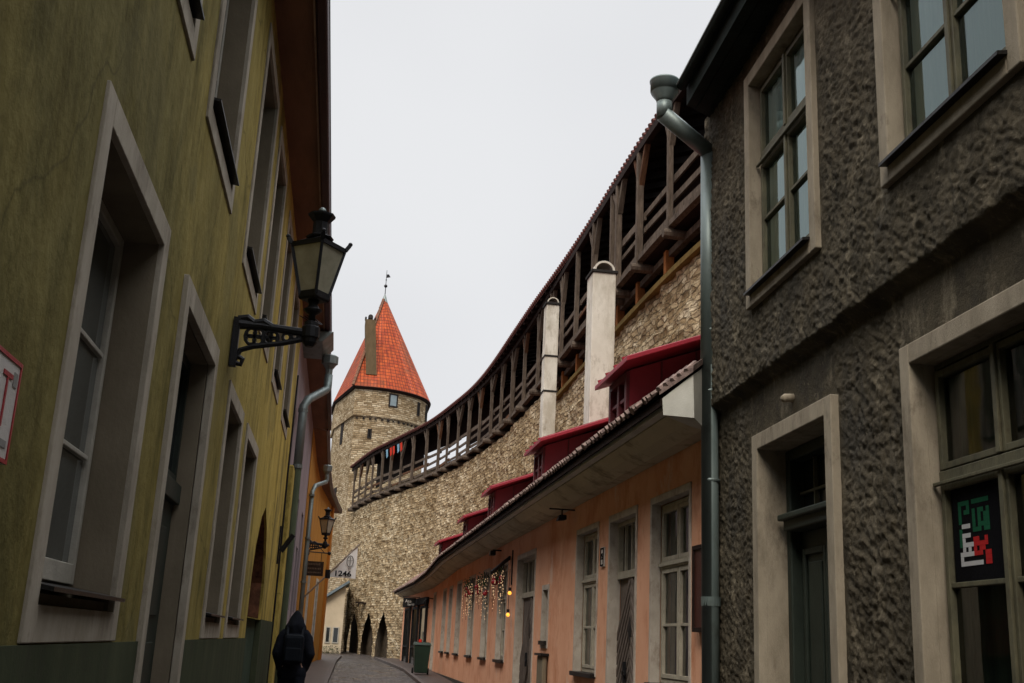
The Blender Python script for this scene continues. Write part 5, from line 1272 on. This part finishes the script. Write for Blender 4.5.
# flagpole with the 1246 pennant
t = thing('flag', 'white triangular flag reading 1246 on a slanting pole over the lane', 'flag', (-.86, 31, 2.6))
m = MB(); m.tube([(-.88, 31, 2.50), (.50, 31, 4.0)], .022, 8); m.build('flagpole', wood('pale_flagpole_wood', (.36, .30, .24), (.26, .21, .16)), t)
m = MB(); A, B_, C_ = V((.46, 31, 3.93)), V((.46, 31, 3.06)), V((-.30, 31, 3.08))
k = 12
for i in range(k + 1):
    f_ = i / k; top = C_.lerp(A, f_); bot = C_.lerp(B_, f_); y_ = .03 * sin(f_ * 7)
    for p in (top, bot): m.v.append((p.x, 31 + y_, p.z))
    for p in (top, bot): m.v.append((p.x, 31.008 + y_, p.z))
for i in range(k): a_ = 4 * i; m.f += [(a_, a_ + 4, a_ + 5, a_ + 1), (a_ + 2, a_ + 3, a_ + 7, a_ + 6), (a_, a_ + 2, a_ + 6, a_ + 4), (a_ + 1, a_ + 5, a_ + 7, a_ + 3)]
m.build('flag_cloth', 'white_flag', t)
text_obj('1246', .20, 'ink', (.10, 30.94, 3.17), (1, 0, 0), (0, 0, 1), t, .002, bold=.006, sx=1.2)
m = MB()
c0 = V((.28, 30.95, 3.52))
m.tube([c0 + V((.09 * cos(a_), 0, .15 * sin(a_))) for a_ in [2 * pi * i / 14 for i in range(15)]], .012, 5, False); m.beam(c0 + V((0, 0, -.13)), c0 + V((0, 0, .13)), .02, .01); m.beam(c0 + V((-.07, 0, .02)), c0 + V((.07, 0, .02)), .02, .01); m.beam(c0 + V((-.04, 0, -.2)), c0 + V((.04, 0, -.2)), .02, .01)
m.build('emblem', 'grey_ink', t)
m = MB(); m.tube([(-.30, 31, 3.03), (-.30, 31, 3.26)], .07, 8); m.build('flag_clamp', 'iron', t)

# hanging wooden sign by the orange house
t = thing('hanging_sign', 'dark wooden signboard hanging from an iron rod on the left, before the flag', 'hanging sign', (-.9, 30.4, 3.3))
m = MB(); m.box(-.93, -.42, 30.4, 30.44, 3.05, 3.43); m.build('signboard', 'sign_wood', t)
m = MB()
rr = random.Random(8)
for z, h_ in ((3.33, .07), (3.22, .05), (3.12, .04)):
    x = -.87
    while x < -.50: w2 = rr.uniform(.015, .04); m.box(x, x + w2, 30.392, 30.399, z, z + h_ * rr.uniform(.6, 1)); x += w2 + .014
m.build('lettering', 'sign_letter', t)
m = MB(); m.tube([(-.95, 30.42, 3.68), (-.30, 30.42, 3.66)], .016, 6); m.tube([(-.95, 30.42, 3.98), (-.62, 30.42, 3.85), (-.42, 30.42, 3.66)], .01, 6); m.ball((-.30, 30.42, 3.66), .05); m.tube([(-.85, 30.42, 3.68), (-.85, 30.42, 3.43)], .008, 5); m.tube([(-.5, 30.42, 3.68), (-.5, 30.42, 3.43)], .008, 5); m.build('bracket', 'iron', t)

# wall lamp / flag socket at the end of the yellow house
t = thing('wall_spotlight', 'small black spotlight on a strap at the far corner of the yellow house', 'spotlight', (-.93, 17.4, 2.9))
m = MB(); m.box(-.949, -.925, 17.3, 17.36, 2.55, 3.12); m.build('strap', 'iron', t)
m = MB(); m.tube([(-.90, 17.33, 2.74), (-.74, 17.33, 3.0)], .04, 10); m.build('lamp_housing', 'iron', t)

# loose cables along the yellow wall
m = MB(); m.tube([(-.935, 17.74, .4), (-.93, 17.76, 2.6), (-.935, 17.72, 4.0), (-.93, 17.75, 5.6)], .014, 6); tag(m.build('cable', 'iron'), 'dark cable running down the far corner of the yellow house', 'cable')

# warning sign at the left edge
t = thing('wall_sign', 'white enamel sign with red border and red letter T on the yellow wall', 'sign', (-.94, 3.05, 2.1))
m = MB(); m.fb(FA, 2.76, 3.195, 1.96, 2.245, .005, .016); m.build('plate', 'sign_white', t)
m = MB(); m.ring(FA, 2.76, 3.195, 1.96, 2.245, .012, .0165, .019); m.fb(FA, 3.04, 3.125, 2.185, 2.198, .0165, .019); m.fb(FA, 3.075, 3.088, 2.05, 2.185, .0165, .019); m.build('red_print', 'sign_red', t)
m = MB(); m.fb(FA, 3.135, 3.17, 2.17, 2.21, .0165, .018); m.fb(FA, 3.10, 3.16, 2.0, 2.02, .0165, .018); m.build('grey_print', 'grey_ink', t)

# ------------------------------------------------------------------ the walker
pz = gz(14); px_, py_ = -.535, 16.4
def blobs(chains, name, mat, parent, vox=.018, smooth=6):
    m = MB()
    for ch_ in chains:
        for (a, ra), (b, rb_) in zip(ch_, ch_[1:]):
            a = V(a); b = V(b); n = max(2, int((b - a).length / (min(ra, rb_) * .5)))
            for i in range(n + 1): m.ball(a.lerp(b, i / n), ra + (rb_ - ra) * i / n, 10, 8)
    for i, v_ in enumerate(m.v): m.v[i] = (v_[0] + px_, v_[1] + py_, v_[2] + pz)
    o = m.build(name, mat, parent, True)
    r_ = o.modifiers.new('remesh', 'REMESH'); r_.mode = 'VOXEL'; r_.voxel_size = vox; r_.use_smooth_shade = True
    s_ = o.modifiers.new('smooth', 'SMOOTH'); s_.iterations = smooth; s_.factor = .6
    return o
body = [
 [((0, .02, .95), .15), ((0, .0, 1.15), .14), ((0, .0, 1.34), .12), ((0, .01, 1.46), .065), ((0, .02, 1.52), .055), ((0, .03, 1.60), .085), ((0, .03, 1.64), .085)],
 [((0, .115, 1.61), .014), ((0, .13, 1.60), .014)],
 [((-.09, 0, .92), .095), ((-.10, .03, .52), .065), ((-.10, -.03, .10), .045), ((-.10, .10, .04), .04)],
 [((.09, 0, .92), .095), ((.10, -.07, .52), .065), ((.10, -.24, .16), .045), ((.10, -.16, .06), .04)],
 [((-.15, 0, 1.38), .05), ((-.20, -.03, 1.16), .034), ((-.11, .10, 1.0), .028)],
 [((.15, 0, 1.38), .05), ((.20, -.03, 1.16), .034), ((.11, .10, 1.0), .028)]]
pe_ = blobs(body, 'person', 'skin', None)
tag(pe_, 'person in black hooded jacket walking away down the lane, hands in pockets', 'person')
blobs([[((0, .02, .90), .15), ((0, .0, 1.05), .14), ((0, .0, 1.2), .145), ((0, .0, 1.34), .15), ((0, .0, 1.43), .11)],
       [((-.09, 0, .88), .12), ((.09, 0, .88), .12)],
       [((-.13, 0, 1.42), .085), ((-.18, 0, 1.36), .08), ((-.23, -.04, 1.16), .075), ((-.16, .09, .97), .075), ((-.12, .12, .94), .07)],
       [((.13, 0, 1.42), .085), ((.18, 0, 1.36), .08), ((.23, -.04, 1.16), .075), ((.16, .09, .97), .075), ((.12, .12, .94), .07)]], 'jacket', 'black_cloth', pe_)
blobs([[((0, .0, 1.44), .12), ((0, .01, 1.52), .135), ((0, .02, 1.60), .11), ((0, .01, 1.67), .07), ((0, -.01, 1.74), .025)],
       [((-.08, -.01, 1.5), .08), ((.08, -.01, 1.5), .08)]], 'hood', 'black_cloth', pe_)
blobs([[((-.09, 0, .90), .11), ((-.10, .03, .52), .085), ((-.10, -.03, .14), .07)], [((.09, 0, .90), .11), ((.10, -.07, .52), .085), ((.10, -.23, .20), .07)]], 'trousers', 'black_cloth', pe_)
blobs([[((-.10, -.04, .06), .06), ((-.10, .12, .05), .05)]], 'shoe', 'rubber', pe_, .015); blobs([[((.10, -.25, .14), .06), ((.10, -.14, .05), .05)]], 'shoe', 'rubber', pe_, .015)
m = MB(); m.box(px_ - .14, px_ + .14, py_ - .32, py_ - .16, pz + 1.02, pz + 1.42); bp_ = tag(m.build('backpack', 'black_pack', bevel=.05), 'charcoal backpack worn by the hooded walker', 'backpack')
m = MB(); m.box(px_ - .11, px_ + .11, py_ - .36, py_ - .322, pz + 1.06, pz + 1.24); m.build('pocket', 'black_pack', bp_, bevel=.015)
m = MB()
for s in (-1, 1): m.tube([(px_ + s * .10, py_ - .2, pz + 1.40), (px_ + s * .11, py_ - .05, pz + 1.52), (px_ + s * .13, py_ + .12, pz + 1.42), (px_ + s * .15, py_ + .18, pz + 1.25)], .02, 6)
m.build('strap', 'black_pack', bp_)
